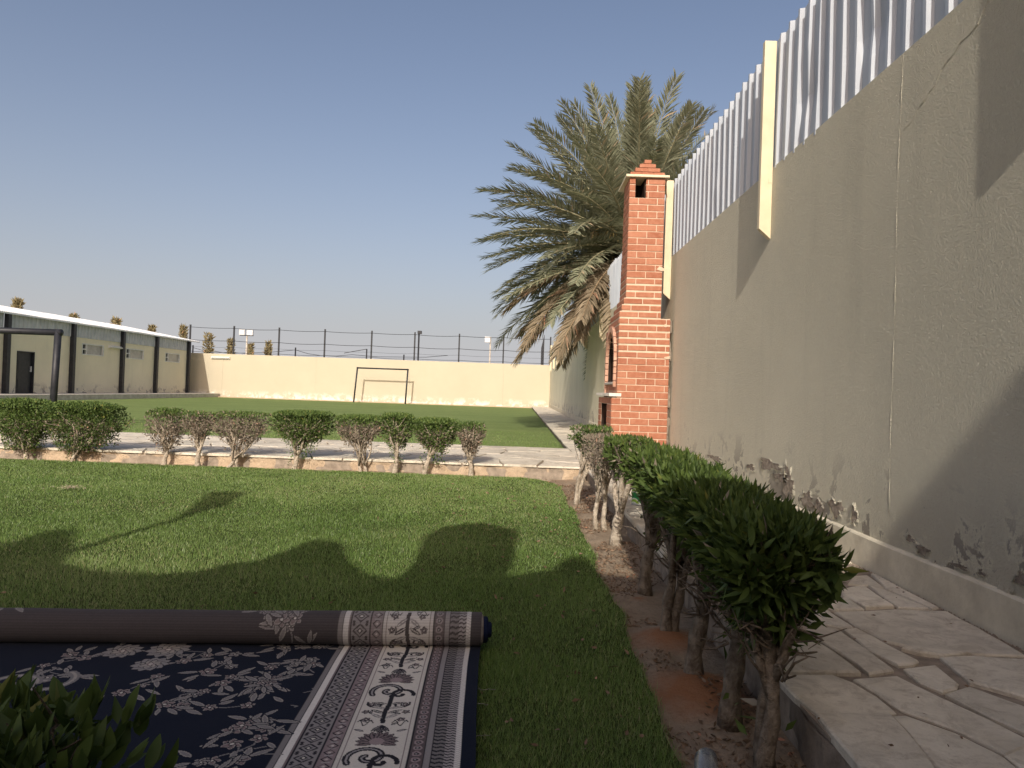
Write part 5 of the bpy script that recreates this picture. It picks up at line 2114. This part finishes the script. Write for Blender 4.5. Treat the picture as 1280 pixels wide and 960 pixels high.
# right end of the roll is slightly telescoped
XY = np.stack([CP.x + EU.x * uw + EV.x * along, CP.y + EU.y * uw + EV.y * along, height], -1)
cm = NM('woven_carpet', 0.95, 0.05)
ca_ = cm.n('ShaderNodeAttribute', attribute_name='weave')
cm.col(ca_.outputs['Color'])
cm.bump(cm.noise(420, 2, 0.6), 0.35, 0.003)
cm.b.inputs['Sheen Weight'].default_value = 0.05
MAT['carpet'] = cm.mat
carpet = empty('carpet', (CP.x, CP.y, 0), 'navy floral carpet with cream border lying half rolled up on the grass', 'carpet')


def carpet_piece(name, rows):
    a, b_ = rows
    sub, cc = XY[a:b_], C[a:b_]
    ny, nx = sub.shape[:2]
    idx = np.arange(ny * nx).reshape(ny, nx)
    F = np.stack([idx[:-1, :-1], idx[1:, :-1], idx[1:, 1:], idx[:-1, 1:]], -1).reshape(-1, 4)
    me = np_mesh(name, sub.reshape(-1, 3) - np.array(CP), F, MAT['carpet'], True)
    at = me.attributes.new('weave', 'FLOAT_COLOR', 'POINT')
    at.data.foreach_set('color', np.concatenate([cc.reshape(-1, 3), np.ones((ny * nx, 1))], 1).astype(np.float32).ravel())
    return link(name, me, carpet, tuple(CP))


isplit = int(np.searchsorted(vs_, V1 + 0.02))
carpet_piece('carpet_field', (0, isplit))
roll = carpet_piece('carpet_roll', (isplit - 1, len(vs_)))
MAT['navy_pile'] = simple('navy_pile', (0.008, 0.012, 0.032), (0.014, 0.02, 0.05), 30, 0.95, 0.05, 0.4, 300, 0.003)
MAT['weave_edge'] = simple('woven_edge', (0.20, 0.18, 0.16), (0.30, 0.27, 0.24), 40, 0.95, 0.05, 0.4, 300, 0.003)
# edge thickness of the flat part, wound layers at the end of the roll
eb = MB()
vv_ = np.linspace(V0, V1 + 0.02, 60)
for a, b_ in zip(vv_[:-1], vv_[1:]):
    p0, p1 = CP + EV * a + EU * 0.004, CP + EV * b_ + EU * 0.004
    eb.add([(p0.x, p0.y, 0.0), (p1.x, p1.y, 0.0), (p1.x, p1.y, 0.032), (p0.x, p0.y, 0.032)], [(0, 3, 2, 1)])
eb.build('selvedge', MAT['navy_pile'], carpet)
cen = CP + EV * V1
zc_ = 0.034 + rad
for k, (rr_k, out) in enumerate(((rad * 0.985, 0.010), (rad * 0.84, 0.030), (rad * 0.68, 0.022), (rad * 0.50, 0.046), (rad * 0.32, 0.038))):
    a = cen - EU * out
    b_ = cen + EU * 0.10
    mb = MB()
    mb.tube([(b_.x, b_.y, zc_), (a.x + EU.x * 0.006, a.y + EU.y * .006, zc_), (a.x, a.y, zc_)], [rr_k, rr_k, rr_k - 0.006], 28)
    mb.build('wound_layer', MAT['navy_pile'] if k != 0 else MAT['weave_edge'], roll, True)
# loose threads at the edge
for k in range(7):
    v_ = rc.uniform(-0.3, 0.6)
    p0 = CP + EV * v_
    th = MB()
    q = [Vector((p0.x + 0.002, p0.y, 0.036))]
    for i in range(5):
        q.append(q[-1] + Vector((rc.uniform(0.004, 0.014), rc.uniform(-0.012, 0.012), rc.uniform(-0.002, 0.006))))
    th.tube(q, 0.0009, 4)
    th.build('loose_thread', MAT['weave_edge'], carpet)
print('bricks', nbr, 'objects', len(bpy.data.objects))
